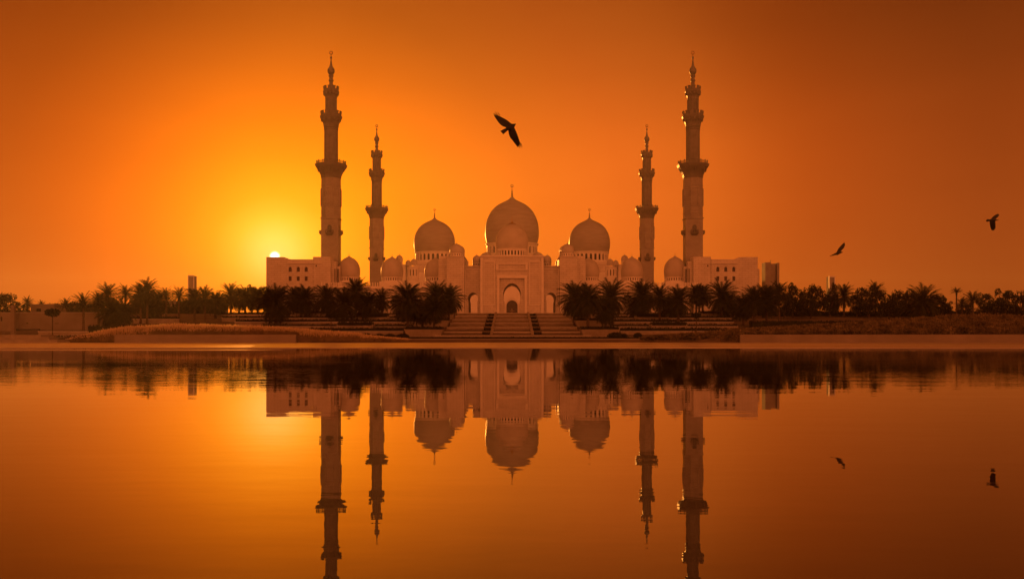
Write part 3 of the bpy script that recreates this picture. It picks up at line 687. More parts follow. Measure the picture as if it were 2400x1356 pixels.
for s, side in ((-1, 'left'), (1, 'right')):
    for i, (yb, yt, D, hb, ht, pa, pb) in enumerate(TW):
        if s < 0: pb = (1680, 1790, 1850, 1880, 1900)[i]
        xa, xb = X(pa, D), X(pb, D)
        if s < 0: xa, xb = -xb, -xa
        wall_thing('retaining_wall', xa, xb, D, .5, Z(yb + 3, D), Z(yt, D), f'{tn[i]} long pale terrace wall in the garden {side} of the staircase', 'terrace retaining walls')
        hedge(xa, xb, D + .6, D + 3.2, gz(0, D), Z(ht, D), f'{tn[i]} dark hedge row behind a terrace wall {side} of the staircase')
PL = [(1361, 1453, 771.5, 788, 254, 765, 'large flared stone planter at the foot of the stairs'), (1347, 1428, 750.5, 764, 283, 745.5, 'flared stone planter halfway up beside the stairs'), (1331, 1355, 732.5, 746, 318, 728, 'small planter at the head of the stairs'),
      (1526, 1611, 759.5, 769.5, 268, 754, 'broad low planter set into the middle terraces'), (1490, 1567, 740.5, 749, 298, 734.5, 'broad low planter set into the upper terraces'), (1640, 1738, 731.5, 740, 318, 728, 'long planter at the outer end of the upper terraces')]
for s, side in ((-1, 'left'), (1, 'right')):
    for (pa, pb, yt, yb, D, ht, lab) in PL:
        if s < 0 and pa == 1640: pa, pb = 1625, 1710
        xa, xb = X(pa, D), X(pb, D)
        if s < 0: xa, xb = -xb, -xa
        fl = .9 if pa < 1440 else .1
        r_ = empty('planter', ((xa + xb) / 2, D, Z(yb, D))); tag(r_, f'{lab}, {side} side', 'planter', 'stone planters on the terraces')
        w = (xb - xa) / 2 - fl; h = Z(yt, D) - Z(yb, D); dep = min(4.5, 2 * w)
        MB().box(-w, w, 0, dep, -.3, h, tx=fl, ty=fl * .5).build('trough', stone, r_)
        q = MB(); leafy_box(q, -w - fl + .2, w + fl - .2, -.2, dep, h - .3, Z(ht, D) - Z(yb, D), 22, .32, .25); q.build('planting', hedge_m, r_)

# ------------------------------------------------------------------ poolside walls
wall_thing('poolside_wall', X(268, 146.8), X(693, 146.8), 146.8, .6, .05, Z(783.5, 146.8), 'long pale poolside wall below the feathery grass on the left', mat=plaster, coping=False)
wall_thing('poolside_wall', X(1735, 146.8), X(2560, 146.8), 146.8, .6, .05, Z(783.5, 146.8), 'long shaded poolside wall below the shrubs on the right', mat=plaster, coping=False)
wall_thing('kerb_wall', X(935, 148), X(1500, 148), 148, .6, .05, Z(793, 148), 'low pale kerb wall in front of the staircase', mat=plaster, coping=False)
q = MB(); leafy_box(q, 0, X(1500, 160) - X(935, 160), 0, 1.6, -.5, Z(787.5, 160) - .45, 10, .25, .1); o = q.build('hedge', hedge_m); o.location = (X(935, 160), 160, .45); tag(o, 'thin dark leafy strip directly above the low kerb wall', 'hedge')  # leafy strip drawn where a dark line runs over the kerb
o = wall_thing('kerb_wall', X(1020, 250), X(1385, 250), 250, .4, .3, Z(785.5, 250), 'thin pale step edge at the very foot of the staircase', mat=stone)

# left-edge structures
def house(name, px0, px1, yt, yb, D, dep, label, mat=plaster, slots=(), cat='building'):
    x0, x1 = X(px0, D), X(px1, D); r_ = empty(name, ((x0 + x1) / 2, D, Z(yb, D))); tag(r_, label, cat); w = (x1 - x0) / 2; h = Z(yt, D) - Z(yb, D)
    hl = [rect(X(a, D) - r_.location.x, X(b_, D) - r_.location.x, Z(d, D) - r_.location.z, Z(c, D) - r_.location.z) for a, b_, c, d in slots]
    MB().slab(rect(-w, w, -3.0, h), hl, 0, .8).build('front_wall', mat, r_)
    MB().box(-w, w, .81, dep, -3.0, h - .02).build('wall', mat, r_)
    MB().box(-w - .12, w + .12, -.12, dep + .1, h + .003, h + .22).build('roof', concrete, r_)
    for l in hl:
        MB().box(l[0][0] - .02, l[1][0] + .02, .5, .6, l[0][1] - .02, l[2][1] + .02).build('window', darkglass, r_)
    return r_
house('garden_pavilion', 37, 229, 733, 774, 276, 6, 'long low pale pavilion wall with small dark slots at the left edge', slots=((60, 66, 756, 758), (127, 138, 757, 758)))
house('garden_pavilion', -40, 28, 733, 774, 272, 6, 'pale pavilion cut off by the left edge, beside the tall post', slots=((1, 5, 742, 752),))
house('small_building', 72, 127, 714, 735, 310, 8, 'small pale building rising behind the long pavilion wall', slots=((84, 96, 723, 730),))
house('garden_house', 375, 432, 706, 744, 352, 8, 'pale house wall glimpsed between palm trunks left of the sun', slots=((383, 388, 715, 722),))
house('garden_house', 436, 520, 710, 744, 356, 8, 'second pale house wall behind the palms below the slim tower', slots=((460, 466, 715, 722),))
wall_thing('dark_plinth', X(37, 274), X(92, 274), 274, .6, Z(775, 274), Z(770, 274), 'dark plinth at the foot of the long pavilion wall', mat=darkglass, coping=False)
r_ = empty('gate_post', (X(31, 190), 190, .4)); tag(r_, 'tall plain stone post near the left edge', 'post')
MB().box(-.34, .34, -.34, .34, 0, Z(715, 190) - .4).build('shaft', plaster, r_); MB().box(-.42, .42, -.42, .42, -.2, .5).build('foot', stone, r_)
r_ = empty('stepped_platform', (X(40, 150), 147, 0)); tag(r_, 'low stepped stone platform at the water on the far left', 'platform')
for (pb, yt, yb, D) in ((133, 796.5, 803, 143.2), (115, 790.5, 796.5, 144.6), (95, 785, 790.5, 146.0)):
    q = MB(); x0, x1 = X(-200, D), X(pb, D); q.box(x0 - r_.location.x, x1 - r_.location.x, D - 147, 3.4, .0, Z(yt, D)); q.box(x0 - r_.location.x, x1 - r_.location.x + .1, D - 147.1, 3.5, Z(yt, D) + .002, Z(yt, D) + .05); q.build('step', stone, r_)
# low walls behind the feathery grass on the left
for (a, b_, yt, yb, D, lab) in ((90, 205, 776, 786, 190, 'low pale wall right of the tall post on the left'), (300, 420, 747, 757, 300, 'pale low wall under the palms on the left slope'), (540, 640, 738, 750, 310, 'pale low wall below the hazy trees beside the sun')):
    wall_thing('low_wall', X(a, D), X(b_, D), D, .5, Z(yb, D), Z(yt, D), lab)
hedge(X(36, 186), X(200, 186), 186, 188, .4, Z(787, 186), 'low dark hedge behind the stepped platform at far left')
hedge(X(205, 262), X(500, 262), 262, 265, gz(0, 262), Z(756, 262) - .7, 'dark ragged hedge behind the feathery grass on the left')
hedge(X(300, 300), X(410, 300), 301, 304, gz(0, 300), Z(742, 300), 'dark hedge on top of the low wall among the left palms')
hedge(X(540, 330), X(660, 330), 330, 334, gz(0, 330), Z(732, 330), 'dark hedge in front of the hazy trees beside the sun')
hedge(X(1760, 262), X(2050, 262), 262, 265, gz(0, 262), Z(752, 262), 'dark hedge behind the pale shrubs on the right')
hedge(X(125, 345), X(520, 345), 345, 350, 7.6, Z(722, 345), 'long dark thicket behind the palms on the left', size=1.0, jit=1.3)
hedge(X(1800, 330), X(2500, 330), 332, 337, gz(0, 330), Z(729, 330), 'long dark hedge under the dense trees on the right')

# ------------------------------------------------------------------ palms
def make_frond(mb, az, el, length, droop, rng, n=13, lw=.62, twist=0):
    ca, sa = math.cos(az), math.sin(az); p = Vector((0, 0, 0)); e = el; side = Vector((-sa, ca, 0)); step = length / n
    for i in range(n):
        d = Vector((ca * math.cos(e), sa * math.cos(e), math.sin(e))); q = p + d * step
        up = side.cross(d).normalized()
        o = len(mb.v); w = .045 * (1 - i / n) + .012
        mb.v += [tuple(p - side * w), tuple(p + side * w), tuple(q + side * w), tuple(q - side * w)]; mb.f.append((o, o + 1, o + 2, o + 3))
        if i >= 2:
            ll = 1.25 * lw * math.sin(math.pi * (i + .6) / (n + 1.2)) ** .6 * rng.uniform(.85, 1.1)
            for sg in (-1, 1):
                for h in (0.0, .5):
                    b_ = p + d * step * h; dd = (side * sg * .72 + d * .75 + up * rng.uniform(-.05, .3)).normalized(); dd.z -= .12; tip = b_ + dd * ll; wv = d * (step * .30)
                    o = len(mb.v); mb.v += [tuple(b_ - wv * .5), tuple(b_ + wv), tuple(tip)]; mb.f.append((o, o + 1, o + 2))
        p = q; e -= droop / n * (0.5 + 1.1 * i / n)
def make_palm(seed, nf, spread, dry):
    rng = random.Random(seed); root = empty('date_palm')
    t_ = MB(); pts = []; rad = []; bx, by = rng.uniform(-.3, .3), rng.uniform(-.3, .3)
    for i in range(15):
        u = i / 14; pts.append((bx * math.sin(u * 2.2) * .5, by * math.sin(u * 2.0) * .5, u)); rad.append((.30 - .08 * u + (.10 if i == 0 else 0) + (.03 if i % 2 else 0)) * (1.25 if i > 12 else 1))
    t_.tube(pts, rad, 9); tr = t_.build('trunk', trunk_m, root, True)
    # the tube above is one metre tall; rings are re-spaced when the trunk is stretched
    c = MB()
    for k in range(nf):
        u = (k + .5) / nf; az = k * 2.39996 + rng.uniform(-.2, .2); el = R(84) - R(spread) * u ** .85 + rng.uniform(-.12, .12)
        make_frond(c, az, el, rng.uniform(3.1, 3.75) * (1 - .10 * u), R(38) + R(45) * rng.random(), rng)
    c.lathe([(.05, -.9), (.34, -.6), (.42, -.1), (.2, .5), (.03, .8)], 9)
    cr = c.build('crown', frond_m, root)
    if dry:
        d = MB()
        for k in range(dry): make_frond(d, rng.uniform(0, 6.28), R(rng.uniform(-40, -10)), rng.uniform(1.6, 2.4), R(45), rng, n=9, lw=.4)
        d.build('dry_fronds', dead_m, root)
    return root
def place(root, x, y, zg, H, sc, rz, label, cat, group, tw=1.0):
    root.location = (x, y, zg); root.scale = (sc, sc, sc); root.rotation_euler = (0, 0, rz)
    for ch in root.children:
        if ch.name.startswith('trunk'): ch.scale = (tw, tw, H / sc); ch.location = (0, 0, 0)
        else: ch.location = (0, 0, H / sc)
    tag(root, label, cat, group)
pal = [make_palm(11, 78, 118, 6), make_palm(12, 108, 126, 7), make_palm(13, 44, 92, 3), make_palm(14, 135, 130, 7), make_palm(15, 120, 126, 6), make_palm(16, 26, 66, 0)]
used = set()
PALMS = [ # px, crown top row, crown radius px, distance, kind, label
 (2, 682, 14, 330, 2, 'palm crown cut off by the left edge above the dark thicket'),
 (64, 692, 14, 320, 2, 'short single palm standing left of the small pale building'),
 (97, 702, 11, 330, 2, 'tiny far palm crown peeping over the small pale building'),
 (155, 695, 17, 300, 2, 'small spreading palm left of the leftmost tall palm'),
 (195, 681, 26, 262, 2, 'lone bare-trunked palm in front of the pavilion wall right end'),
 (231, 682, 21, 270, 0, 'small dense palm beside the bright-stemmed trunk'),
 (252, 662, 27, 280, 0, 'spiky upright palm, tallest of the first left clump'),
 (263, 700, 27, 268, 3, 'bushy low palm in front of the first left clump'),
 (294, 664, 22, 290, 2, 'open-crowned palm between two dense left clumps'),
 (290, 702, 24, 270, 4, 'low bushy palm with drooping fronds near the left clump'),
 (330, 662, 24, 300, 1, 'palm leaning against the tall palm at its left'),
 (345, 651, 27, 300, 0, 'tallest palm of the left half, with raised spiky fronds'),
 (352, 690, 24, 310, 3, 'dense lower palm crown beneath the tallest left palm'),
 (372, 680, 20, 320, 4, 'shadowed palm right of the tallest left palm'),
 (389, 670, 20, 310, 2, 'slim palm with a thin fountain-like crown left of the slim tower'),
 (420, 667, 22, 305, 2, 'open palm directly left of the slim pale tower'),
 (456, 672, 23, 300, 1, 'dense palm under the slim pale tower'),
 (480, 669, 27, 296, 0, 'wide palm right of the slim pale tower'),
 (505, 682, 22, 320, 4, 'small rounded palm between the slim tower and the sun'),
 (541, 661, 27, 330, 0, 'bright-edged palm crown rising toward the sun'),
 (575, 671, 22, 345, 4, 'hazy palm just left of the pale corner building'),
 (604, 670, 22, 345, 1, 'glowing hazy palm touching the corner building edge'),
 (646, 667, 35, 285, 3, 'very large round palm below the setting sun'),
 (690, 670, 26, 330, 4, 'palm right of the very large round palm'),
 (716, 666, 31, 318, 1, 'dense dark palm before the three windows'),
 (766, 667, 28, 320, 3, 'round palm at the foot of the tall left minaret'),
 (806, 670, 34, 296, 1, 'wide palm below the leftmost small dome'),
 (835, 651, 28, 320, 4, 'tall palm whose crown hides the leftmost small dome drum'),
 (862, 682, 28, 300, 3, 'low round palm between the far minaret and stairs'),
 (895, 674, 26, 310, 0, 'palm at the foot of the far left minaret'),
 (955, 662, 36, 268, 3, 'big dark palm overlapping the arcade left of the gate'),
 (990, 702, 25, 272, 1, 'low bushy palm on the left lower planter'),
 (1022, 660, 31, 290, 4, 'big palm before the innermost left small dome'),
 (1052, 667, 28, 292, 3, 'rightmost palm of the group left of the gate'),
 (1018, 695, 25, 256, 4, 'palm standing in the large left planter by the stairs'),
 (1347, 661, 32, 290, 3, 'leftmost palm of the group right of the gate'),
 (1378, 660, 34, 262, 1, 'palm standing in the large right planter by the stairs'),
 (1356, 690, 23, 284, 4, 'low palm leaning over the head of the right flight'),
 (1432, 655, 33, 280, 4, 'big dark palm before the right great dome'),
 (1420, 697, 25, 272, 3, 'low dark palm filling the gap behind the right planter'),
 (1505, 656, 31, 305, 3, 'dark palm below the second right small dome'),
 (1496, 690, 25, 312, 1, 'low palm crown beside the second right small dome'),
 (1546, 663, 30, 292, 0, 'tall palm between the far right minaret and dome'),
 (1590, 666, 31, 290, 1, 'broad palm below the rightmost small dome'),
 (1570, 695, 28, 318, 3, 'lower palm crown tucked behind the broad right palm'),
 (1632, 666, 19, 335, 4, 'first of three slim palms close together below the right minaret'),
 (1639, 664, 21, 338, 1, 'middle of three slim palms close together below the right minaret'),
 (1648, 668, 21, 335, 4, 'last of three slim palms close together below the right minaret'),
 (1692, 657, 31, 310, 4, 'palm before the windows of the right corner building'),
 (1706, 680, 28, 318, 1, 'lower palm behind the windows palm on the right'),
 (1742, 690, 24, 290, 3, 'low dark palm right of the corner building windows'),
 (1767, 667, 30, 285, 1, 'palm below the outer edge of the right corner building'),
 (1797, 666, 31, 286, 4, 'palm left of the grooved twin slab tower'),
 (1826, 658, 25, 300, 0, 'palm crown covering the foot of the grooved slab tower'),
 (1978, 663, 27, 330, 0, 'palm with a clear trunk right of the slim dark tower'),
 (2052, 656, 22, 345, 2, 'small spiky palm crown above the rounded dark trees'),
 (2163, 664, 40, 318, 0, 'wide feathery palm dominating the right thicket'),
 (2160, 690, 36, 330, 3, 'low dense palm under the wide feathery palm'),
 (2242, 669, 13, 320, 5, 'thin lone palm with an upright tuft on the far right'),
 (2279, 678, 22, 315, 2, 'open palm right of the thin lone palm'),
 (2255, 694, 15, 325, 2, 'little palm crown behind the thin lone palm')]
hh = random.Random(3)
for (px, yt, r, D, kd, lab) in PALMS:
    root = pal[kd] if kd not in used else copy_tree(pal[kd]); used.add(kd)
    sc = r * D / F / (2.5, 2.25, 2.5, 2.15, 2.2, 2.5)[kd]; x = X(px, D); zg = gz(x, D)
    top = (3.05, 2.9, 3.25, 2.75, 2.85, 3.4)[kd]
    H = Z(yt, D) - top * sc - zg
    place(root, x, D, zg, max(H, 1.2), sc, hh.uniform(0, 6.28), lab, 'palm tree', 'date palms in front of the mosque', tw=1.0 / sc ** .5)

# ------------------------------------------------------------------ broadleaf trees
def make_tree(seed, fl=1.0):
    rng = random.Random(seed); root = empty('broadleaf_tree'); t_ = MB()
    t_.tube([(0, 0, -.3), (.05, 0, .5), (.0, .05, 1.0)], [.24, .19, .16], 8)
    root_t = t_
    tips = []
    for k in range(6):
        a = k * 1.05 + rng.uniform(-.3, .3); rr = rng.uniform(1.0, 1.9); p = (math.cos(a) * rr, math.sin(a) * rr, rng.uniform(1.8, 3.4)); tips.append(p)
        t_.tube([(0, .03, .85), (p[0] * .4, p[1] * .4, 1.0 + (p[2] - 1) * .55), p], [.13, .09, .03], 6)
    t_.build('trunk', bark_m, root, True)
    c = MB(); blobs = []
    for k in range(22):
        a = rng.uniform(0, 6.28); u = rng.random(); rr = 2.1 * math.sqrt(rng.random()) * (1 - .45 * u); blobs.append(((math.cos(a) * rr, math.sin(a) * rr, .9 + 3.0 * u * fl), rng.uniform(.55, .95)))
    for (b_, br) in blobs:
        for _ in range(150):
            v = Vector((rng.gauss(0, 1), rng.gauss(0, 1), rng.gauss(0, 1))).normalized() * br * rng.uniform(.55, 1.12) ** .6; leaf(c, Vector(b_) + Vector((v.x, v.y, v.z * .8)), rng.uniform(.16, .34), rng)
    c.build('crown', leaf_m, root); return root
bt = [make_tree(31), make_tree(32, .8), make_tree(33, 1.15)]; bused = set()
TREES = [(8, 690, 42, 300, 0, 'dark thicket tree at the far left edge'), (128, 712, 24, 320, 1, 'small dark bush tree behind the small pale building'), (50, 708, 26, 310, 2, 'dark low tree behind the tall post'),
 (175, 706, 24, 335, 1, 'dark rounded tree behind the leftmost tall palm'), (215, 712, 22, 340, 0, 'low tree peeping between the leftmost tall palm and its clump'), (320, 690, 22, 345, 2, 'shadowed tree behind the palms left of the tallest'), (430, 700, 24, 348, 1, 'dark tree behind the trunks left of the slim tower'),
 (560, 676, 28, 352, 0, 'hazy bushy tree left of the corner building'), (590, 668, 26, 356, 2, 'glowing twiggy tree beside the corner building'), (625, 672, 24, 350, 1, 'hazy tree at the foot of the corner building'), (520, 690, 26, 352, 1, 'rounded tree between the slim tower and the hazy trees'), (480, 700, 26, 350, 0, 'dark rounded tree under the slim tower'),
 (1858, 664, 30, 325, 2, 'dense rounded tree right of the grooved slab tower'), (1838, 690, 32, 318, 0, 'lower dense tree below the grooved slab tower'), (1885, 678, 28, 330, 1, 'dark tree left of the round pale-topped tree'), (1913, 669, 27, 335, 0, 'round-topped tree left of the slim dark tower'), (1900, 695, 34, 320, 2, 'wide low tree under the round-topped tree'),
 (1945, 684, 28, 330, 1, 'dark tree at the foot of the slim dark tower'), (1953, 663, 18, 345, 2, 'narrow tree top touching the slim dark tower'), (2008, 690, 26, 330, 0, 'dark tree between the clear-trunk palm and rounded trees'), (2035, 670, 36, 325, 2, 'large rounded tree, tallest mass right of the clear-trunk palm'),
 (2062, 680, 32, 330, 0, 'dark tree beneath the small spiky palm crown'), (2100, 682, 27, 335, 1, 'rounded dark tree left of the wide feathery palm'), (2085, 700, 36, 315, 2, 'low broad tree before the rounded dark trees'), (2128, 680, 25, 335, 1, 'dark tree whose top meets the wide feathery palm'),
 (2200, 690, 30, 325, 0, 'dark tree under the right side of the wide feathery palm'), (2222, 706, 20, 330, 2, 'small pale-edged bush tree left of the thin lone palm'), (2262, 710, 26, 335, 1, 'low dark tree between the thin and the open palm'),
 (2310, 688, 28, 325, 0, 'dark tree right of the open palm'), (2350, 677, 33, 320, 2, 'broad flat-topped tree near the right edge'), (2392, 684, 30, 315, 1, 'dark tree cut off by the right edge'), (2330, 705, 34, 310, 0, 'low dark tree in front of the broad flat-topped tree'), (1790, 700, 30, 325, 1, 'low dark tree behind the outer right palms'), (2420, 700, 34, 305, 2, 'low dark tree at the very right edge')]
for (px, yt, r, D, kd, lab) in TREES:
    root = bt[kd] if kd not in bused else copy_tree(bt[kd]); bused.add(kd)
    sc = r * D / F / 2.55; x = X(px, D); zg = gz(x, D); zt = Z(yt, D); top = (4.3, 3.7, 4.6)[kd]
    szz = max((zt - zg) / top, sc * .7); root.location = (x, D, zg); root.scale = (sc, sc, szz); root.rotation_euler = (0, 0, hh.uniform(0, 6.28))
    tag(root, lab, 'tree', 'dark broadleaf trees behind the palms')

# small mop-headed trees standing on thin poles in front
def mop(px, yt, yb, ybase, D, rpx, label, first=[None]):
    if first[0] is None:
        root = empty('small_tree'); MB().tube([(0, 0, -.2), (0, 0, 1)], [.1, .08], 8).build('trunk', bark_m, root)
        c = MB(); rng = random.Random(5)
        for _ in range(900):
            v = Vector((rng.gauss(0, 1), rng.gauss(0, 1), rng.gauss(0, 1))).normalized() * rng.uniform(.5, 1.05); leaf(c, Vector((v.x, v.y, v.z * .55)), rng.uniform(.16, .34), rng)
        c.build('crown', leaf_m, root); first[0] = root
    else: root = copy_tree(first[0])
    x = X(px, D); zg = gz(x, D); r_ = rpx * D / F; zc = Z((yt + yb) / 2, D)
    root.location = (x, D, zg); root.scale = (r_, r_, r_)
    for ch in root.children:
        if ch.name.startswith('trunk'): ch.scale = (1.1 / r_, 1.1 / r_, (zc - zg) / r_)
        else: ch.location = (0, 0, (zc - zg) / r_); ch.scale = (1, 1, max(.5, (Z(yt, D) - Z(yb, D)) / 2 / r_ / .58))
    tag(root, label, 'tree', 'small trees on thin stems by the terraces')
mop(123, 722, 742, 785, 190, 17, 'small mop-headed tree on a thin stem before the pavilion wall')
mop(776, 733, 746, 770, 215, 13, 'small round-headed tree on a thin stem left of the stairs')
mop(1632, 732, 746, 780, 215, 12, 'small round-headed tree on a thin stem right of the stairs')

# dark mounded bushes by the kerb
bush0 = None
for i, (px, y0, y1, rp, D, lab) in enumerate([(858, 780, 789, 13, 185, 'leftmost dark mounded bush behind the feathery grass tip'), (889, 781, 789, 12, 185, 'second dark mounded bush from the left by the grass tip'), (914, 781, 789, 12, 185, 'third dark mounded bush from the left by the grass tip'), (944, 781, 789, 15, 185, 'dark mounded bush nearest the left large planter'),
        (1442, 778, 788, 18, 185, 'large dark mounded bush before the right large planter'), (1462, 781, 788, 9, 186, 'small dark bush right of the large mounded bush'), (1495, 779, 788, 10, 185, 'peaked dark bush at the start of the right shrubs')]):
    if bush0 is None:
        q = MB(); rng = random.Random(9)
        q.lathe([(.85, -.2), (.95, .1), (.8, .5), (.45, .8), (.1, .9)], 12)
        for _ in range(800):
            v = Vector((rng.gauss(0, 1), rng.gauss(0, 1), abs(rng.gauss(0, 1)))).normalized() * rng.uniform(.85, 1.1); leaf(q, v, rng.uniform(.12, .26), rng)
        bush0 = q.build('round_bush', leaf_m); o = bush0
    else: o = bush0.copy(); C.objects.link(o)
    h = Z(y0, D) - Z(y1, D); o.location = (X(px, D), D, Z(y1, D) - .05); o.scale = (rp * D / F, 1.1, h); o.rotation_euler = (0, 0, 0); tag(o, lab, 'bush', 'dark mounded bushes by the kerb')

# ------------------------------------------------------------------ feathery grass and pale shrubs
def interp(tab, x):
    if x <= tab[0][0]: return tab[0][1]
    for (a, b_), (c, d) in zip(tab, tab[1:]):
        if x <= c: return b_ + (d - b_) * (x - a) / (c - a)
    return tab[-1][1]
def grass():
    rng = random.Random(21); q = MB(); pl = MB()
    ytop = [(150, 796), (170, 788), (205, 781), (235, 772), (262, 768), (300, 763), (360, 760), (420, 757), (480, 758), (560, 761), (620, 762), (650, 764), (700, 768), (760, 772), (830, 777), (860, 783), (900, 787), (965, 793)]
    x = X(150, 150)
    for _ in range(2900):
        D = rng.uniform(147.8, 160); px = rng.uniform(152, 962); xx = X(px, D)
        base = 1.15 if -57.5 < xx < -31.7 else .42
        if base < 1: D = rng.uniform(147.0, 154); xx = X(px, D); base = .3
        yt = interp(ytop, px); top = Z(yt, D); h = top - base
        if h < .25: continue
        h *= rng.uniform(.66, 1.04)
        for k in range(14):
            a = rng.uniform(0, 6.28); ln = h * rng.uniform(.55, 1.0); lean = rng.uniform(.08, .42) * ln * .8; w = .018
            ox, oy = xx + rng.gauss(0, .18), D + rng.gauss(0, .18); ex, ey = ox + math.cos(a) * lean, oy + math.sin(a) * lean; mx_, my = ox + math.cos(a) * lean * .35, oy + math.sin(a) * lean * .35
            o = len(q.v); q.v += [(ox - w, oy, base - .05), (ox + w, oy, base - .05), (mx_ + w, my, base + ln * .6), (mx_ - w, my, base + ln * .6), (ex, ey, base + ln * .98)]
            q.f += [(o, o + 1, o + 2, o + 3), (o + 3, o + 2, o + 4)]
            if k < 9:   # plume
                w2 = rng.uniform(.045, .09); dx, dz = (ex - mx_) * .6, ln * .34; z0 = base + ln * .72; bx = mx_ + (ex - mx_) * .4; by = my + (ey - my) * .4
                for t2 in (0, 1):
                    o = len(pl.v); ux, uy = (w2, 0) if t2 == 0 else (0, w2)
                    pl.v += [(bx, by, z0), (bx + dx * .4 + ux, by + uy, z0 + dz * .45), (bx + dx, by, z0 + dz), (bx + dx * .4 - ux, by - uy, z0 + dz * .45)]; pl.f.append((o, o + 1, o + 2, o + 3))
    a = q.build('feathery_grass', blade_m); pl.build('plumes', plume_m, a)
    tag(a, 'pale feathery fountain grass glowing along the left poolside wall', 'grass', kind='stuff')
grass()
def shrubs():
    rng = random.Random(22); q = MB()
    ytop = [(1500, 791), (1540, 786), (1600, 782), (1660, 777), (1720, 771), (1780, 766), (1850, 762), (1950, 757), (2030, 752), (2120, 746), (2200, 739), (2260, 735), (2330, 735), (2400, 737), (2560, 736)]
    for _ in range(3600):
        px = rng.uniform(1500, 2480); u = rng.random(); D = 148.0 + 42 * u ** 1.3; 
        if px < 1735: D = rng.uniform(147.2, 156)
        xx = X(px, D); base = gz(xx, D) if px > 1735 else .3
        yt = interp(ytop, px); yb = 783 if px > 1735 else 800
        cap = Z(yb - (yb - yt) * (0.35 + 0.65 * min(1, u * 1.5 + rng.uniform(-.1, .15))), D) if px > 1735 else Z(yt, D) * 1.0
        h = (cap - base) * rng.uniform(.75, 1.05)
        if h < .3: h = rng.uniform(.3, .6)
        h = min(h, 2.6); r_ = min(.8, h * .45)
        b0 = max(base, cap - 2.6) if cap > base else base
        h *= rng.choice((.6, .8, 1.0, 1.0, 1.12))
        for k in range(26):
            v = Vector((rng.gauss(0, .5) * r_, rng.gauss(0, .5) * r_, rng.random() ** .6 * h)); leaf(q, Vector((xx, D, base)) + v, rng.uniform(.14, .42), rng, up=1.2)
        for k in range(3):
            a = rng.uniform(0, 6.28); w = .02; o = len(q.v); ex = xx + math.cos(a) * r_ * .6
            q.v += [(xx - w, D, base), (xx + w, D, base), (ex, D + math.sin(a) * r_ * .6, base + h)]; q.f.append((o, o + 1, o + 2))
    a = q.build('shrub_bank', shrub_m); tag(a, 'bank of pale shrubs rising behind the right poolside wall', 'shrubs', kind='stuff')
shrubs()

# ------------------------------------------------------------------ birds
def wing_strip(mb, st_, D, thick, dih):
    """st_: (leading px, trailing px) stations root to tip. Each station is a small aerofoil section."""
    n = len(st_); vs = []; fs = []
    for i, (l, tr_) in enumerate(st_):
        Dl = D + dih * (i / (n - 1)) ** 1.3
        a = Vector((X(l[0], Dl), Dl, Z(l[1], Dl))); b_ = Vector((X(tr_[0], Dl), Dl, Z(tr_[1], Dl))); th = thick * (1 - .8 * i / (n - 1))
        for u, v in ((0, 0), (.25, th), (.65, th * .6), (1, 0), (.65, -th * .3), (.25, -th * .6)):
            p = a.lerp(b_, u); vs.append((p.x, p.y - v, p.z))
    for i in range(n - 1):
        for k in range(6): m_ = (k + 1) % 6; fs.append((i * 6 + k, i * 6 + m_, (i + 1) * 6 + m_, (i + 1) * 6 + k))
    fs.append(tuple(range(6))); fs.append(tuple((n - 1) * 6 + k for k in range(6))); mb.add(vs, fs)
def bird(D, wings, body, tail, feathers, label, dih):
    mb = MB()
    for k, w in enumerate(wings): wing_strip(mb, w, D, .035, dih[k])
    mb.tube([(X(p[0], D), D, Z(p[1], D)) for p in body], [p[2] * D / F for p in body], 10)
    wing_strip(mb, tail, D, .015, 0)
    for (a, b_, w) in feathers:
        Dd = D + w; mb.tube([(X(a[0], Dd), Dd, Z(a[1], Dd)), (X((a[0] + b_[0]) / 2, Dd), Dd, Z((a[1] + b_[1]) / 2, Dd)), (X(b_[0], Dd), Dd, Z(b_[1], Dd))], [.016, .013, .003], 5)
    o = mb.build('bird', feather, None, True); c = Vector((X(body[1][0], D), D, Z(body[1][1], D)))
    o.data.transform(Matrix.Translation(-c)); o.location = c; tag(o, label, 'bird', 'dark birds gliding in the sky'); return o
def zz(l, ox, oy, k): return [(ox + a / k, oy + b_ / k) for a, b_ in l]
def st_(l, t_, ox, oy, k): return list(zip(zz(l, ox, oy, k), zz(t_, ox, oy, k)))
o_ = (1140, 250, 12.33)
fe = [((330, 262), (255, 135)), ((300, 258), (215, 182)), ((262, 258), (195, 205)), ((385, 262), (325, 148)), ((985, 1050), (1040, 1170)), ((968, 1075), (1015, 1205)), ((950, 1100), (958, 1210))]
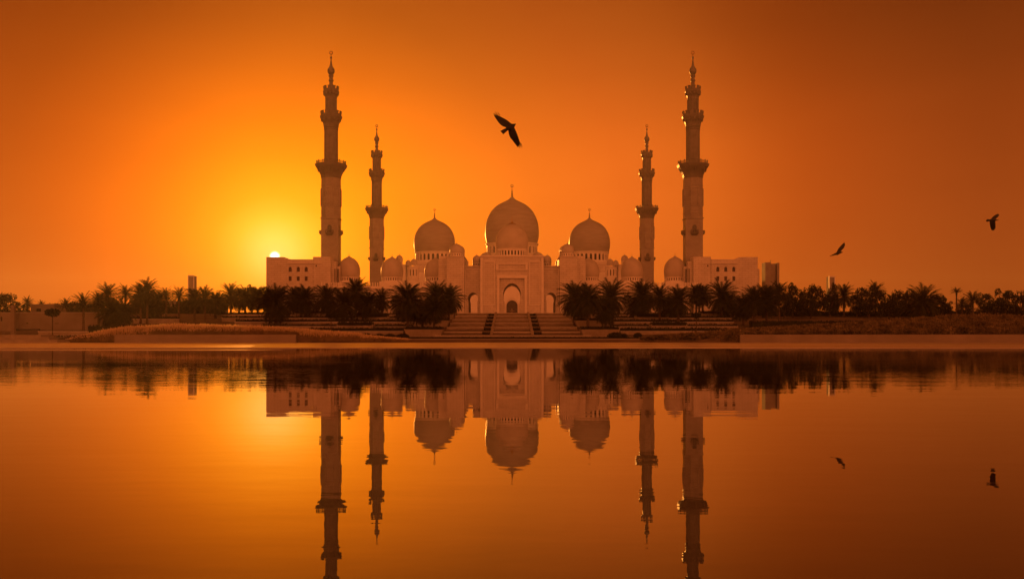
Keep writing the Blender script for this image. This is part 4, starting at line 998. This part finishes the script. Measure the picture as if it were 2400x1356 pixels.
bird(38, [st_([(770, 520), (680, 460), (610, 400), (520, 345), (430, 300), (355, 262), (300, 256)], [(590, 650), (560, 597), (480, 572), (400, 515), (345, 450), (290, 370), (215, 255)], *o_),
          st_([(790, 560), (845, 690), (885, 780), (920, 880), (950, 970), (978, 1055), (945, 1110)], [(600, 640), (633, 690), (650, 800), (690, 900), (750, 968), (840, 1090), (915, 1182)], *o_)],
     [(*p, r) for p, r in zip(zz([(560, 665), (640, 620), (720, 580), (780, 545), (815, 520), (838, 506), (854, 497)], *o_), (2.2, 6.5, 7.0, 4.6, 2.6, 1.4, .3))],
     st_([(600, 600), (520, 640), (400, 705)], [(640, 660), (585, 715), (490, 800)], *o_), [(*zz([a, b_], *o_), (.25 if i < 4 else .35)) for i, (a, b_) in enumerate(fe)],
     'large dark bird of prey with spread fingered wings above the central dome', (.3, .45))
o_ = (1920, 480, 5.0)
bird(65, [st_([(200, 560), (225, 510), (262, 468), (295, 438)], [(240, 575), (256, 540), (290, 503), (304, 470)], *o_), st_([(205, 556), (170, 574), (145, 587), (122, 598)], [(225, 585), (185, 588), (155, 595), (124, 601)], *o_)],
     [(*p, r) for p, r in zip(zz([(205, 578), (228, 566), (250, 556), (266, 554), (277, 556)], *o_), (1.6, 2.6, 2.2, 1.3, .3))],
     st_([(225, 566), (208, 578), (200, 580)], [(232, 574), (220, 586), (208, 589)], *o_), [], 'smaller dark bird with one raised wing, lower of the right pair', (.2, .5))
bird(82, [st_([(2005, 180), (2025, 148), (2058, 120), (2092, 104)], [(2060, 178), (2072, 162), (2097, 140), (2110, 118)], *o_), st_([(1998, 180), (1997, 215), (2006, 262), (2020, 296)], [(2062, 180), (2066, 225), (2067, 268), (2048, 298)], *o_)],
     [(*p, r) for p, r in zip(zz([(1985, 182), (2015, 180), (2045, 178), (2066, 178), (2085, 178), (2108, 177)], *o_), (1.3, 3.4, 3.2, 2.0, 1.1, .2))],
     st_([(2000, 172), (1975, 165), (1957, 178)], [(2000, 190), (1975, 198), (1955, 194)], *o_), [], 'small dark bird near the right edge, higher of the right pair', (.4, .6))

# ------------------------------------------------------------------ air
hm = bpy.data.materials.new('haze'); hm.use_nodes = True; t = hm.node_tree; t.nodes.clear()
ho = t.nodes.new('ShaderNodeOutputMaterial'); pv = t.nodes.new('ShaderNodeVolumePrincipled')
pv.inputs['Color'].default_value = (.95, .9, .82, 1); pv.inputs['Density'].default_value = 0.00013; pv.inputs['Anisotropy'].default_value = 0.55
t.links.new(pv.outputs[0], ho.inputs['Volume'])
hz_ = MB().box(-2100, 2100, -70, 2300, -2.5, 128).build('haze', hm); tag(hz_, 'warm dusty evening air', 'haze', kind='stuff')
